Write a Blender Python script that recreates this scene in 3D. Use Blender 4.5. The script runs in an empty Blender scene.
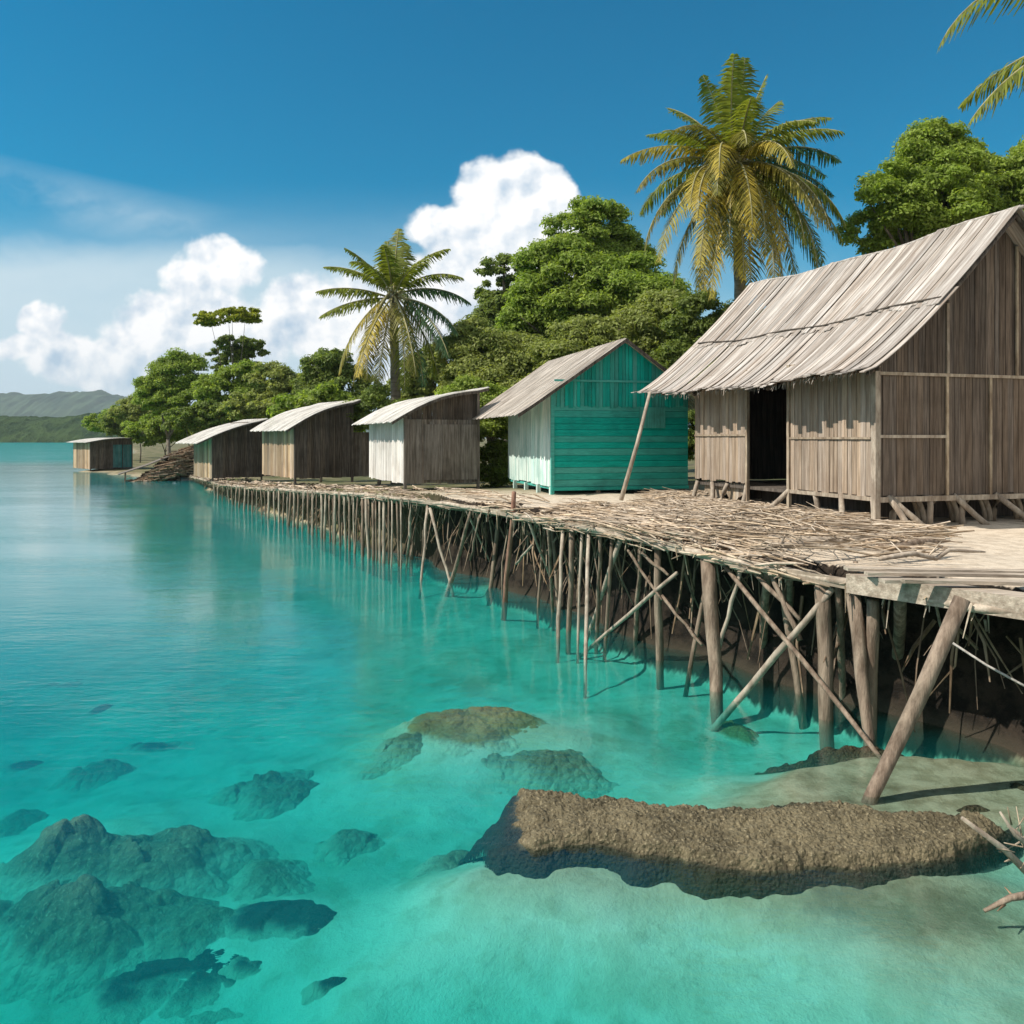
import bpy, math, random
import numpy as np
from mathutils import Vector, Matrix, noise as mnoise
R = math.radians; HAZE = .00014
scene = bpy.context.scene
col = scene.collection
F = 850.0; HC = 3.0; HOR = 438.0          # focal length in pixels, eye height, horizon row
random.seed(7); np.random.seed(7)

# ------------------------------------------------------------------ helpers
def at(px, D, z):                          # point seen in column px at distance D, height z
    return Vector(((px - 512) / F * D, D, z))
def atp(px, py, D):
    return Vector(((px - 512) / F * D, D, HC - (py - HOR) / F * D))
def on(px, py, z):                         # point at height z seen in that column and row
    D = (HC - z) * F / (py - HOR)
    return Vector(((px - 512) / F * D, D, z))

def tag(o, label=None, cat=None, group=None, kind=None):
    if label: o['label'] = label
    if cat: o['category'] = cat
    if group: o['group'] = group
    if kind: o['kind'] = kind
    return o
def empty(name, loc, rz=0):
    o = bpy.data.objects.new(name, None); col.objects.link(o)
    o.location = loc; o.rotation_euler = (0, 0, rz); o.empty_display_size = .2
    return o

class MB:
    def __init__(s): s.v = []; s.f = []
    def add(s, vs, fs):
        b = len(s.v); s.v += [tuple(v) for v in vs]; s.f += [tuple(i + b for i in f) for f in fs]
    def box(s, lo, hi, M=None):
        x0, y0, z0 = lo; x1, y1, z1 = hi
        vs = [(x0,y0,z0),(x1,y0,z0),(x1,y1,z0),(x0,y1,z0),(x0,y0,z1),(x1,y0,z1),(x1,y1,z1),(x0,y1,z1)]
        if M: vs = [M @ Vector(v) for v in vs]
        s.add(vs, [(0,3,2,1),(4,5,6,7),(0,1,5,4),(1,2,6,5),(2,3,7,6),(3,0,4,7)])
    def tube(s, pts, rad, n=6):
        pts = [Vector(p) for p in pts]
        if not hasattr(rad, '__len__'): rad = [rad] * len(pts)
        vs = []
        for i, p in enumerate(pts):
            t = (pts[min(i+1, len(pts)-1)] - pts[max(i-1, 0)])
            if t.length < 1e-6: t = Vector((0,0,1))
            t.normalize()
            a = t.cross(Vector((0,0,1)) if abs(t.z) < .9 else Vector((1,0,0))).normalized()
            b = t.cross(a)
            for k in range(n):
                w = 2*math.pi*k/n
                vs.append(p + (a*math.cos(w) + b*math.sin(w)) * rad[i])
        fs = []
        for i in range(len(pts)-1):
            for k in range(n):
                k2 = (k+1) % n
                fs.append((i*n+k, i*n+k2, (i+1)*n+k2, (i+1)*n+k))
        fs.append(tuple(range(n))[::-1]); fs.append(tuple((len(pts)-1)*n + k for k in range(n)))
        s.add(vs, fs)
    def strip(s, L, Rr, t):                # a bent board: left and right point rows, thickness t downwards
        n = len(L)
        vs = list(L) + list(Rr) + [Vector(p) - Vector((0,0,t)) for p in L] + [Vector(p) - Vector((0,0,t)) for p in Rr]
        fs = []
        for i in range(n-1):
            fs.append((i, n+i, n+i+1, i+1)); fs.append((2*n+i, 2*n+i+1, 3*n+i+1, 3*n+i))
            fs.append((i, i+1, 2*n+i+1, 2*n+i)); fs.append((n+i, 3*n+i, 3*n+i+1, n+i+1))
        fs.append((0, 2*n, 3*n, n)); fs.append((n-1, 2*n-1, 4*n-1, 3*n-1))
        s.add(vs, fs)
    def build(s, name, m, parent=None, smooth=False):
        return meshobj(name, s.v, s.f, m, parent, smooth)

def meshobj(name, v, f, m, parent=None, smooth=False):
    me = bpy.data.meshes.new(name); me.from_pydata(v, [], f); me.update()
    if smooth: me.polygons.foreach_set('use_smooth', [True]*len(me.polygons))
    if m: me.materials.append(m)
    o = bpy.data.objects.new(name, me); col.objects.link(o)
    if parent: o.parent = parent
    return o
def wobble(p0, p1, n=5, amp=.03, rng=random):
    p0, p1 = Vector(p0), Vector(p1); out = []
    for i in range(n):
        t = i/(n-1); p = p0.lerp(p1, t)
        if 0 < i < n-1: p += Vector((rng.uniform(-1,1), rng.uniform(-1,1), rng.uniform(-1,1))) * amp
        out.append(p)
    return out

# ------------------------------------------------------------------ materials
class NT:
    def __init__(s, tree): s.t = tree; tree.nodes.clear()
    def n(s, typ, ins=None, **kw):
        nd = s.t.nodes.new(typ)
        for k, v in kw.items(): setattr(nd, k, v)
        for k, v in (ins or {}).items():
            sock = nd.inputs[k]
            if isinstance(v, bpy.types.NodeSocket): s.t.links.new(v, sock)
            else: sock.default_value = v
        return nd
    def math(s, op, a, b=0.0, c=None, clamp=False):
        ins = {0: a, 1: b}
        if c is not None: ins[2] = c
        return s.n('ShaderNodeMath', ins, operation=op, use_clamp=clamp).outputs[0]
    def mix(s, f, a, b, mode='MIX'):
        def c4(x): return tuple(x) + (1,) if isinstance(x, (tuple, list)) and len(x) == 3 else x
        nd = s.t.nodes.new('ShaderNodeMix'); nd.data_type = 'RGBA'; nd.blend_type = mode
        for i, v in ((0, f), (6, c4(a)), (7, c4(b))):
            if isinstance(v, bpy.types.NodeSocket): s.t.links.new(v, nd.inputs[i])
            else: nd.inputs[i].default_value = v
        return nd.outputs[2]
    def rng(s, v, a, b, c=0.0, d=1.0, smooth=True):
        return s.n('ShaderNodeMapRange', {0: v, 1: a, 2: b, 3: c, 4: d}, interpolation_type='SMOOTHSTEP' if smooth else 'LINEAR').outputs[0]
    def noise(s, vec, scale, detail=5, rough=.55, out=0, dist=0.0):
        return s.n('ShaderNodeTexNoise', {'Vector': vec, 'Scale': scale, 'Detail': detail, 'Roughness': rough, 'Distortion': dist}).outputs[out]
    def scalev(s, vec, sc):
        return s.n('ShaderNodeMapping', {'Vector': vec, 'Scale': sc}).outputs[0]

def newmat(name):
    m = bpy.data.materials.new(name); m.use_nodes = True
    return m, NT(m.node_tree)
def finish(nt, bsdf, disp=None):
    o = nt.n('ShaderNodeOutputMaterial', {'Surface': bsdf})

def wood(name, dark, light, stretch=(18,18,1.5), rough=.85, bump=.4, island=.45, stain=.5, stainc=None, spec=.2):
    m, nt = newmat(name)
    tc = nt.n('ShaderNodeTexCoord').outputs['Object']
    geo = nt.n('ShaderNodeNewGeometry').outputs['Random Per Island']
    off = nt.n('ShaderNodeVectorMath', {0: tc, 1: nt.n('ShaderNodeCombineXYZ', {0: nt.math('MULTIPLY', geo, 7.0), 1: nt.math('MULTIPLY', geo, 13.0), 2: nt.math('MULTIPLY', geo, 5.0)}).outputs[0]}, operation='ADD').outputs[0]
    v = nt.scalev(off, stretch)
    g = nt.noise(v, 1.0, 6, .62)
    c = nt.mix(nt.rng(g, .3, .7), dark, light)
    big = nt.noise(tc, 1.3, 5, .6)
    sc = stainc or tuple(x*.45 for x in dark)
    c = nt.mix(nt.math('MULTIPLY', nt.rng(big, .45, .75), stain), c, sc)
    fine = nt.noise(nt.scalev(off, tuple(x*3 for x in stretch)), 1.0, 4, .7)
    val = nt.math('ADD', nt.math('MULTIPLY', geo, island), 1 - island/2)
    val = nt.math('MULTIPLY', val, nt.rng(fine, .25, .75, .75, 1.2, False))
    hsv = nt.n('ShaderNodeHueSaturation', {'Color': c, 'Value': val, 'Saturation': nt.math('ADD', nt.math('MULTIPLY', nt.math('FRACT', nt.math('MULTIPLY', geo, 17.3)), .35), .82)}).outputs[0]
    b = nt.n('ShaderNodeBump', {'Height': nt.math('ADD', g, fine), 'Strength': bump, 'Distance': .02}).outputs[0]
    bs = nt.n('ShaderNodeBsdfPrincipled', {'Base Color': hsv, 'Roughness': rough, 'Normal': b, 'Specular IOR Level': spec})
    finish(nt, bs.outputs[0]); return m

def leafmat(name, c1, c2, c3, trans=.35, rough=.55, scale=.35):
    m, nt = newmat(name)
    tc = nt.n('ShaderNodeTexCoord').outputs['Object']
    geo = nt.n('ShaderNodeNewGeometry').outputs['Random Per Island']
    n1 = nt.noise(tc, scale, 3, .6)
    c = nt.mix(geo, c1, c2)
    c = nt.mix(nt.rng(n1, .42, .62), c, c3)
    val = nt.math('ADD', nt.math('MULTIPLY', nt.math('FRACT', nt.math('MULTIPLY', geo, 31.7)), .7), .65)
    c = nt.n('ShaderNodeHueSaturation', {'Color': c, 'Value': val}).outputs[0]
    p = nt.n('ShaderNodeBsdfPrincipled', {'Base Color': c, 'Roughness': rough, 'Specular IOR Level': .3}).outputs[0]
    t = nt.n('ShaderNodeBsdfTranslucent', {'Color': nt.mix(1.0, c, (1.5,1.5,.7), 'MULTIPLY')}).outputs[0]
    finish(nt, nt.n('ShaderNodeMixShader', {0: trans, 1: p, 2: t}).outputs[0]); return m

M = {}
M['roofthatch'] = wood('weathered_roof', (.25,.20,.165), (.56,.51,.465), (.9,15,.9), island=.5, stain=.3, stainc=(.22,.17,.13))
M['roofmetal'] = wood('pale_sheet_roof', (.58,.54,.49), (.86,.83,.78), (.7,9,.7), island=.25, stain=.4, stainc=(.24,.19,.15), rough=.7)
M['roofteal'] = wood('grey_sheet_roof', (.36,.31,.265), (.68,.61,.54), (.7,10,.7), island=.35, stain=.45, stainc=(.22,.17,.13), rough=.75)
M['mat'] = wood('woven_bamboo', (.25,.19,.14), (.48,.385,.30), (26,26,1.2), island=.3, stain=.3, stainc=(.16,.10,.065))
M['matshade'] = wood('shaded_bamboo', (.095,.072,.055), (.21,.165,.13), (26,26,1.2), island=.3, stain=.35)  # darker copy of the mat colour, shade painted in for the side wall
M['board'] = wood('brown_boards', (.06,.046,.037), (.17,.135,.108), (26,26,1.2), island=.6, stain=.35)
M['pole'] = wood('pale_pole', (.24,.18,.13), (.50,.42,.32), (9,9,2.5), island=.4, stain=.35, stainc=(.13,.09,.06))
M['post'] = wood('brown_post', (.13,.085,.055), (.34,.25,.175), (11,11,2), island=.7, stain=.45, stainc=(.06,.055,.03), bump=.7)
M['redpost'] = wood('reddish_post', (.20,.085,.05), (.36,.18,.11), (11,11,2), island=.2)
M['stick'] = wood('driftwood_sticks', (.27,.20,.14), (.56,.46,.35), (6,6,6), island=.85, stain=.4, stainc=(.12,.085,.055))
M['plank'] = wood('bleached_planks', (.28,.21,.15), (.56,.46,.35), (2,14,14), island=.6, stain=.5, stainc=(.19,.14,.10))
M['deckdark'] = wood('deck_bed', (.26,.195,.135), (.46,.37,.27), (4,4,4), island=.2, stain=.5)
M['teal'] = wood('teal_boards', (.006,.33,.265), (.013,.42,.345), (2,2,14), island=.09, stain=.35, stainc=(.005,.08,.075), rough=.6, bump=.2)
M['tealv'] = wood('teal_gable_boards', (.006,.28,.22), (.02,.40,.33), (22,22,1), island=.4, stain=.55, stainc=(.02,.07,.06), rough=.6, bump=.2)
M['paleteal'] = wood('pale_teal_boards', (.34,.55,.51), (.78,.86,.80), (20,20,1), island=.3, stain=.4, stainc=(.10,.30,.28))
M['grey'] = wood('grey_boards', (.11,.09,.07), (.26,.22,.185), (20,20,1.3), island=.4, stain=.5)
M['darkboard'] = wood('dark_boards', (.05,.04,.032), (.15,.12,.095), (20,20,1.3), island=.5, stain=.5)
M['white'] = wood('whitewashed_boards', (.52,.49,.45), (.82,.79,.74), (18,18,1), island=.3, stain=.35, stainc=(.24,.19,.15))
M['tan'] = wood('tan_boards', (.28,.19,.12), (.50,.37,.25), (18,18,1), island=.9, stain=.3, stainc=(.14,.09,.06))
M['farteal'] = wood('dull_teal_boards', (.035,.13,.13), (.06,.20,.20), (18,18,1), island=.5)
M['rope'] = wood('rope', (.30,.27,.24), (.5,.46,.42), (20,20,20))
M['bark'] = wood('bark', (.10,.08,.06), (.24,.20,.155), (6,6,1.5), island=.2, bump=.8)
M['palmbark'] = wood('palm_bark', (.16,.13,.095), (.34,.29,.225), (1.5,1.5,9), island=.2, bump=.8)
M['leafA'] = leafmat('leaves_mid', (.16,.23,.03), (.34,.42,.09), (.23,.32,.05), trans=.45)
M['leafB'] = leafmat('leaves_olive', (.19,.23,.06), (.36,.40,.13), (.27,.31,.09), trans=.45)
M['leafC'] = leafmat('leaves_dark', (.10,.155,.03), (.24,.30,.07), (.16,.21,.045), trans=.42)
M['leafD'] = leafmat('leaves_yellow_green', (.20,.24,.02), (.38,.40,.04), (.28,.31,.03))
M['frondG'] = leafmat('frond_green', (.12,.15,.02), (.26,.28,.045), (.18,.21,.03), trans=.4)
M['frondT'] = leafmat('frond_teal', (.04,.10,.045), (.09,.16,.07), (.06,.13,.055), trans=.4)
M['frondY'] = leafmat('frond_yellow', (.34,.25,.03), (.54,.42,.07), (.28,.25,.045), trans=.3)
M['frondO'] = leafmat('frond_olive', (.12,.13,.02), (.22,.20,.035), (.16,.14,.025), trans=.3)
M['rachis'] = wood('frond_stalk', (.22,.20,.07), (.40,.36,.16), (4,4,4), island=.2, stain=.1)

def coralmat(name, c1, c2, c3, scale=26, bump=1.0, skirt=0.0, wet_shade=False):
    m, nt = newmat(name)
    tc = nt.n('ShaderNodeTexCoord').outputs['Object']
    vo = nt.n('ShaderNodeTexVoronoi', {'Vector': tc, 'Scale': scale, 'Randomness': 1.0})
    n1 = nt.noise(tc, 3, 5, .6); n2 = nt.noise(tc, 40, 4, .7)
    c = nt.mix(nt.rng(n1, .35, .65), c1, c2)
    c = nt.mix(nt.rng(n2, .5, .72), c, c3)
    if wet_shade:
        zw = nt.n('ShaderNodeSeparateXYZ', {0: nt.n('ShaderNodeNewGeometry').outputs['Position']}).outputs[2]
        c = nt.mix(nt.rng(nt.math('ADD', zw, nt.math('MULTIPLY', nt.math('SUBTRACT', n1, .5), .06)), -.03, .03), (.035,.032,.02), c)  # dark below the waterline: wet coral plus painted shade under the ledge
    if skirt:
        zz = nt.n('ShaderNodeSeparateXYZ', {0: tc}).outputs[2]
        c = nt.mix(nt.rng(nt.math('ADD', zz, nt.math('MULTIPLY', nt.math('SUBTRACT', n1, .5), skirt*1.5)), 0.0, skirt), (.55,.50,.37), c)
    h = nt.math('SUBTRACT', n2, nt.math('MULTIPLY', vo.outputs['Distance'], .9))
    b = nt.n('ShaderNodeBump', {'Height': h, 'Strength': bump, 'Distance': .03}).outputs[0]
    finish(nt, nt.n('ShaderNodeBsdfPrincipled', {'Base Color': c, 'Roughness': .75, 'Normal': b, 'Specular IOR Level': .35}).outputs[0]); return m
M['reef'] = coralmat('reef_coral', (.10,.082,.045), (.20,.165,.095), (.38,.32,.20), 34, wet_shade=True)
M['rock'] = coralmat('reef_rock', (.13,.115,.065), (.26,.21,.13), (.44,.37,.25), 14, skirt=.16)
M['rockdark'] = coralmat('reef_rock_dark', (.015,.03,.035), (.04,.055,.05), (.10,.10,.08), 9, skirt=.05)  # low patches of dark blue-green and brown on the bed
M['rockorange'] = coralmat('reef_rust', (.25,.12,.03), (.36,.20,.07), (.42,.29,.14), 20, .6, skirt=.05)
M['weed'] = coralmat('seaweed', (.05,.035,.02), (.10,.07,.035), (.15,.11,.05), 40)

# ------------------------------------------------------------------ shoreline
# (column, deck-edge row, water row) read along the jetty, turned into plan points and heights
EDGE = []
for px, yt, yw in ((190,475,481),(220,483,500),(260,486,515),(300,488,530),(370,491,560),(450,500,583),(500,505,603),(560,515,632),
                   (610,524,646),(660,536,664),(716,551,688),(780,562,704),(848,576,730),(930,588,762),(1024,602,792)):
    D = HC*F/(yw - HOR); h = HC - (yt - HOR)/F*D
    EDGE.append(((px-512)/F*D, D, min(max(h, .25), 1.75)))
EDGE = [(-190,420,.5), (-70,150,.4), (-52,100,.3), (-41.5,80,.3), (-36,70,.3), (-27,62,.3)] + EDGE + [(5.6,5.6,1.6), (8.5,2.0,1.6), (11,-5,1.6), (14,-60,1.6)]
E = np.array(EDGE)
NEAR0 = 6                                  # first index of the jetty itself

def shore(X, Y):
    """signed distance to the jetty edge (positive inland) and the height of the land there"""
    best = np.full(X.shape, 1e9); sd = np.zeros(X.shape); hh = np.zeros(X.shape); ws = np.zeros(X.shape)
    for i in range(len(E)-1):
        ax, ay, ah = E[i]; bx, by, bh = E[i+1]
        dx, dy = bx-ax, by-ay; L2 = dx*dx+dy*dy
        t = np.clip(((X-ax)*dx+(Y-ay)*dy)/L2, 0, 1)
        qx, qy = ax+t*dx, ay+t*dy
        d = np.hypot(X-qx, Y-qy)
        cr = dx*(Y-ay)-dy*(X-ax)
        m = d < best - 1e-9
        best = np.where(m, d, best); sd = np.where(m, np.where(cr > 0, d, -d), sd)
        w = 1/(d*d+.02)**2; ws += w; hh += w*(ah+t*(bh-ah))     # blended, so the land has no steps
    return sd, hh/ws

def vnoise(X, Y, s, seed=0):
    rs = np.random.RandomState(seed); T = rs.rand(64, 64)
    x = X/s; y = Y/s; xi = np.floor(x).astype(int); yi = np.floor(y).astype(int)
    fx = x-xi; fy = y-yi; fx = fx*fx*(3-2*fx); fy = fy*fy*(3-2*fy)
    g = lambda a, b: T[a % 64, b % 64]
    return (g(xi,yi)*(1-fx)*(1-fy)+g(xi+1,yi)*fx*(1-fy)+g(xi,yi+1)*(1-fx)*fy+g(xi+1,yi+1)*fx*fy)*2-1
def sstep(a, b, x):
    t = np.clip((np.asarray(x)-a)/(b-a), 0, 1); return t*t*(3-2*t)

def ground_z(X, Y):
    X = np.asarray(X, float); Y = np.asarray(Y, float)
    d, h = shore(X, Y)
    d = d + .35*vnoise(X, Y, 1.3, 1) * np.clip(np.abs(d), 0, 1)
    off = .70 + .35*vnoise(X, Y, 2.1, 5)
    w = sstep(0, 1, (d - off)/.8)
    bed = -.36 - .085*np.clip(-d, 0, 8) - .02*np.clip(-d-8, 0, 60)
    # shallow shelf towards the lower right, deeper hollow towards the left
    bed = bed + .36*np.exp(-(((X-3.0)/2.2)**2 + ((Y-4.6)/1.6)**2))
    bed = bed + .34*np.exp(-(((X+3.7)/1.6)**2 + ((Y-7.2)/1.3)**2))
    bed = bed + .62*np.exp(-(((X-3.75)/1.6)**2 + ((Y-7.5)/.75)**2))
    bed = bed + .40*np.exp(-(((X+.5)/1.9)**2 + ((Y-9.3)/1.3)**2))
    bed = bed + .42*np.exp(-(((X-1.1)/2.9)**2 + ((Y-6.35)/1.0)**2)) + .20*np.exp(-(((X+.1)/1.0)**2 + ((Y-6.0)/.8)**2))
    bed = bed - .35*np.exp(-(((X-5.5)/1.6)**2 + ((Y-10)/1.2)**2))
    bed = bed + .06*vnoise(X, Y, .9, 2) + .03*vnoise(X, Y, .33, 3)
    bed = np.minimum(bed, -.035 + .03*vnoise(X, Y, .6, 13))
    land = h - .11 + .03*vnoise(X, Y, .8, 4) + .25*sstep(6, 40, d)*vnoise(X, Y, 9, 8) + .012*np.clip(d-8, 0, 60)
    rough = (4*w*(1-w))*(.16*vnoise(X, Y, .45, 11) + .10*vnoise(X, Y, .2, 12))
    return bed*(1-w) + land*w + rough
def gz(x, y): return float(ground_z(np.array([x]), np.array([y]))[0])

def axis(lo, hi, step, far_lo, far_hi, g=1.09):
    a = list(np.arange(lo, hi, step)); s = step
    x = a[-1]
    while x < far_hi: s *= g; x += s; a.append(x)
    s = step; x = lo; b = []
    while x > far_lo: s *= g; x -= s; b.append(x)
    return np.array(b[::-1] + a)
xs = axis(-5, 9.5, .075, -3500, 3500); ys = axis(3.6, 20, .075, -200, 5000)
GX, GY = np.meshgrid(xs, ys); GZ = ground_z(GX, GY)
nx, ny = len(xs), len(ys)
gv = np.stack([GX.ravel(), GY.ravel(), GZ.ravel()], 1)
idx = np.arange(nx*ny).reshape(ny, nx)
gf = np.stack([idx[:-1,:-1].ravel(), idx[:-1,1:].ravel(), idx[1:,1:].ravel(), idx[1:,:-1].ravel()], 1)
m, nt = newmat('ground_sand_and_earth')
geo = nt.n('ShaderNodeNewGeometry'); pos = geo.outputs['Position']
sep = nt.n('ShaderNodeSeparateXYZ', {0: pos}); z = sep.outputs[2]
nsep = nt.n('ShaderNodeSeparateXYZ', {0: geo.outputs['Normal']})
n1 = nt.noise(pos, .55, 6, .6); n2 = nt.noise(pos, 5, 6, .65); n3 = nt.noise(pos, 45, 4, .7)
caustic_web = nt.n('ShaderNodeTexVoronoi', {'Vector': nt.n('ShaderNodeVectorMath', {0: pos, 1: nt.noise(pos, 2.2, 3, .6, out=1)}, operation='ADD').outputs[0], 'Scale': 3.2}, feature='SMOOTH_F1').outputs['Distance']
bed = nt.mix(nt.rng(n1, .40, .68), (.62,.57,.44), (.42,.38,.26))
bed = nt.mix(nt.math('MULTIPLY', nt.rng(n2, .5, .72), .6), bed, (.34,.30,.20))
bed = nt.mix(nt.math('MULTIPLY', nt.rng(caustic_web, .25, .6), .25), bed, (.86,.84,.74))  # pale caustic web, rippling light painted into the sand colour
shal = nt.mix(nt.rng(n2, .38, .6), (.30,.25,.16), (.42,.36,.25))
shal = nt.mix(nt.math('MULTIPLY', nt.rng(n1, .52, .62), .7), shal, (.14,.10,.055))
bed = nt.mix(nt.rng(z, -.30, -.08), bed, shal)
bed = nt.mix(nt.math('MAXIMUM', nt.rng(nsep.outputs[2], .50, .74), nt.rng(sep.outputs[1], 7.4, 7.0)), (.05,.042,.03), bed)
sand = nt.mix(nt.rng(n2, .4, .65), (.68,.58,.46), (.52,.43,.33))
sand = nt.mix(nt.math('MULTIPLY', nt.rng(n3, .5, .7), .35), sand, (.30,.24,.17))
earth = nt.mix(nt.rng(n2, .4, .6), (.012,.010,.008), (.036,.027,.02))
land = nt.mix(nt.rng(nsep.outputs[2], .80, .95), earth, sand)
inl = nt.rng(sep.outputs[1], 19, 26)
land = nt.mix(inl, land, nt.mix(nt.rng(n1, .4, .6), (.09,.10,.04), (.20,.17,.10)))
c = nt.mix(nt.rng(z, .0, .2), bed, land)
bmp = nt.n('ShaderNodeBump', {'Height': nt.math('ADD', n2, nt.math('MULTIPLY', n3, .3)), 'Strength': .6, 'Distance': .06}).outputs[0]
finish(nt, nt.n('ShaderNodeBsdfPrincipled', {'Base Color': c, 'Roughness': .9, 'Normal': bmp, 'Specular IOR Level': .15}).outputs[0])
tag(meshobj('ground', gv.tolist(), gf.tolist(), m, smooth=True), kind='structure')

# ------------------------------------------------------------------ water: closed body, clear top, absorbing volume
m, nt = newmat('lagoon_water')
geo = nt.n('ShaderNodeNewGeometry'); pos = geo.outputs['Position']
w1 = nt.noise(nt.scalev(pos, (.35,1.0,1)), 1.1, 4, .5, dist=.4)
w2 = nt.noise(nt.scalev(pos, (.6,1.5,1)), 4.5, 4, .55)
w3 = nt.noise(nt.scalev(pos, (.12,.55,1)), .35, 3, .5)
hgt = nt.math('ADD', nt.math('MULTIPLY', w1, .45), nt.math('MULTIPLY', w2, .26))
w4 = nt.noise(nt.scalev(pos, (.8,1.6,1)), 15, 3, .5)
hgt = nt.math('ADD', nt.math('ADD', hgt, nt.math('MULTIPLY', w4, .07)), nt.math('MULTIPLY', w3, 1.2))
calm = nt.rng(nt.noise(nt.scalev(pos, (.25,.9,1)), .22, 3, .5), .38, .62, .35, 1.0)
bmp = nt.n('ShaderNodeBump', {'Height': hgt, 'Strength': calm, 'Distance': .034}).outputs[0]
fres = nt.n('ShaderNodeFresnel', {'IOR': nt.math('SUBTRACT', 1.42, nt.math('MULTIPLY', geo.outputs['Backfacing'], .045)), 'Normal': bmp}).outputs[0]
ps = nt.n('ShaderNodeSeparateXYZ', {0: pos})
along = nt.math('ADD', nt.math('MULTIPLY', ps.outputs[0], .84), nt.math('MULTIPLY', ps.outputs[1], .54))
along = nt.math('ADD', along, nt.math('MULTIPLY', nt.math('SUBTRACT', w3, .5), 3.0))
lee = nt.math('MULTIPLY', nt.rng(along, -.5, 3.5), nt.rng(ps.outputs[1], 80, 120, 1.0, 0.0))
fres = nt.math('MINIMUM', fres, nt.math('ADD', .42, nt.math('MULTIPLY', lee, .48)))
face = nt.n('ShaderNodeLayerWeight', {'Blend': .5}).outputs['Facing']
scat = nt.n('ShaderNodeBsdfDiffuse', {'Color': nt.mix(nt.rng(w3, .35, .65), (.012,.27,.29), (.03,.36,.37)) }).outputs[0]
clear = nt.n('ShaderNodeBsdfTransparent', {'Color': (.93,1,1,1)}).outputs[0]
sf = nt.rng(face, .75, 1.0, .0, .55, False)
body = nt.n('ShaderNodeMixShader', {0: sf, 1: clear, 2: scat}).outputs[0]
gl = nt.n('ShaderNodeBsdfGlossy', {'Color': (1,1,1,1), 'Roughness': .07, 'Normal': bmp}).outputs[0]
top = nt.n('ShaderNodeMixShader', {0: fres, 1: body, 2: gl}).outputs[0]
vol = nt.n('ShaderNodeVolumeAbsorption', {'Color': (0.0, .90, .905, 1), 'Density': 1.5}).outputs[0]
vsc = nt.n('ShaderNodeVolumeScatter', {'Color': (.08,.95,.99,1), 'Density': .18}).outputs[0]
vol = nt.n('ShaderNodeAddShader', {0: vol, 1: vsc}).outputs[0]
nt.n('ShaderNodeOutputMaterial', {'Surface': top, 'Volume': vol})
wb = MB(); wb.box((-3400,-190,-9), (3400,4900,0))
tag(wb.build('water', m), kind='structure')

# ------------------------------------------------------------------ far hills
def ridge(name, D, px0, px1, rows, depth, mat):
    v = []; f = []
    n = 420; k = 28
    for i in range(n):
        t = i/(n-1); px = px0 + (px1-px0)*t
        top = np.interp(px, [r[0] for r in rows], [r[1] for r in rows])
        zt = (HOR - top)/F*D
        zt *= 1 + .05*mnoise.noise(Vector((i*.12, D*.01, 0))) + .04*mnoise.noise(Vector((i*.4, 3, 0)))
        for j in range(k):
            u = j/(k-1); DD = D*(1 - .0) + (u-.0)*depth - depth*.5
            zz = HC*0 + (zt+3)*math.sin(math.pi*min(u*1.0, 1))**.8
            zz += (zt*.07)*mnoise.noise(Vector((i*.3, j*.55, D))) + min(zt*.06, 2.2)*random.random()
            v.append(((px-512)/F*D, DD, zz - 2.5))
    for i in range(n-1):
        for j in range(k-1):
            a = i*k+j; f.append((a, a+k, a+k+1, a+1))
    o = meshobj(name, v, f, mat, smooth=True); return tag(o, kind='structure')
def hillmat(name, a, b, sc):
    m, nt = newmat(name)
    p = nt.n('ShaderNodeNewGeometry').outputs['Position']
    n1 = nt.noise(p, sc, 6, .7)
    c = nt.mix(nt.rng(n1, .38, .62), a, b)
    bm = nt.n('ShaderNodeBump', {'Height': n1, 'Strength': 1.0, 'Distance': 6.0}).outputs[0]
    finish(nt, nt.n('ShaderNodeBsdfPrincipled', {'Base Color': c, 'Roughness': .95, 'Normal': bm, 'Specular IOR Level': .1}).outputs[0]); return m
ridge('hills', 2600, -260, 420, [(-260,400),(-60,396),(0,393),(30,395),(70,393),(100,392),(125,397),(200,406),(420,425)], 700, hillmat('far_hill_forest', (.03,.06,.04), (.06,.10,.06), .012))
ridge('headland', 620, -420, 330, [(-420,432),(-260,425),(-100,418),(0,414),(60,415),(110,410),(160,408),(330,408)], 130, hillmat('headland_forest', (.022,.048,.018), (.055,.095,.032), .10))

# ------------------------------------------------------------------ foliage
def leaves(centres, radii, counts, size, squash=.8, seed=0):
    rs = np.random.RandomState(seed); V = []
    for c, r, n in zip(centres, radii, counts):
        d = rs.normal(size=(n,3)); d /= np.linalg.norm(d, axis=1)[:,None]
        d[:,2] = np.where(d[:,2] < -.35, -d[:,2]*.6, d[:,2])
        rr = r*(.5 + .72*rs.rand(n)**1.1)
        p = np.array(c) + d*rr[:,None]*np.array([1,1,squash])
        nrm = d + rs.normal(size=(n,3))*.55 + np.array([0,0,.45]); nrm /= np.linalg.norm(nrm, axis=1)[:,None]
        a = np.cross(nrm, rs.normal(size=(n,3))); a /= np.linalg.norm(a, axis=1)[:,None]
        b = np.cross(nrm, a)
        s = size*(.6+.8*rs.rand(n))[:,None]
        q = np.stack([p-a*s, p-b*s*.45+nrm*s*.12, p+a*s, p+b*s*.45+nrm*s*.12], 1)
        V.append(q.reshape(-1,3))
    V = np.concatenate(V); k = len(V)//4
    Fq = np.arange(k*4).reshape(k,4)
    return V, Fq

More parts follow.
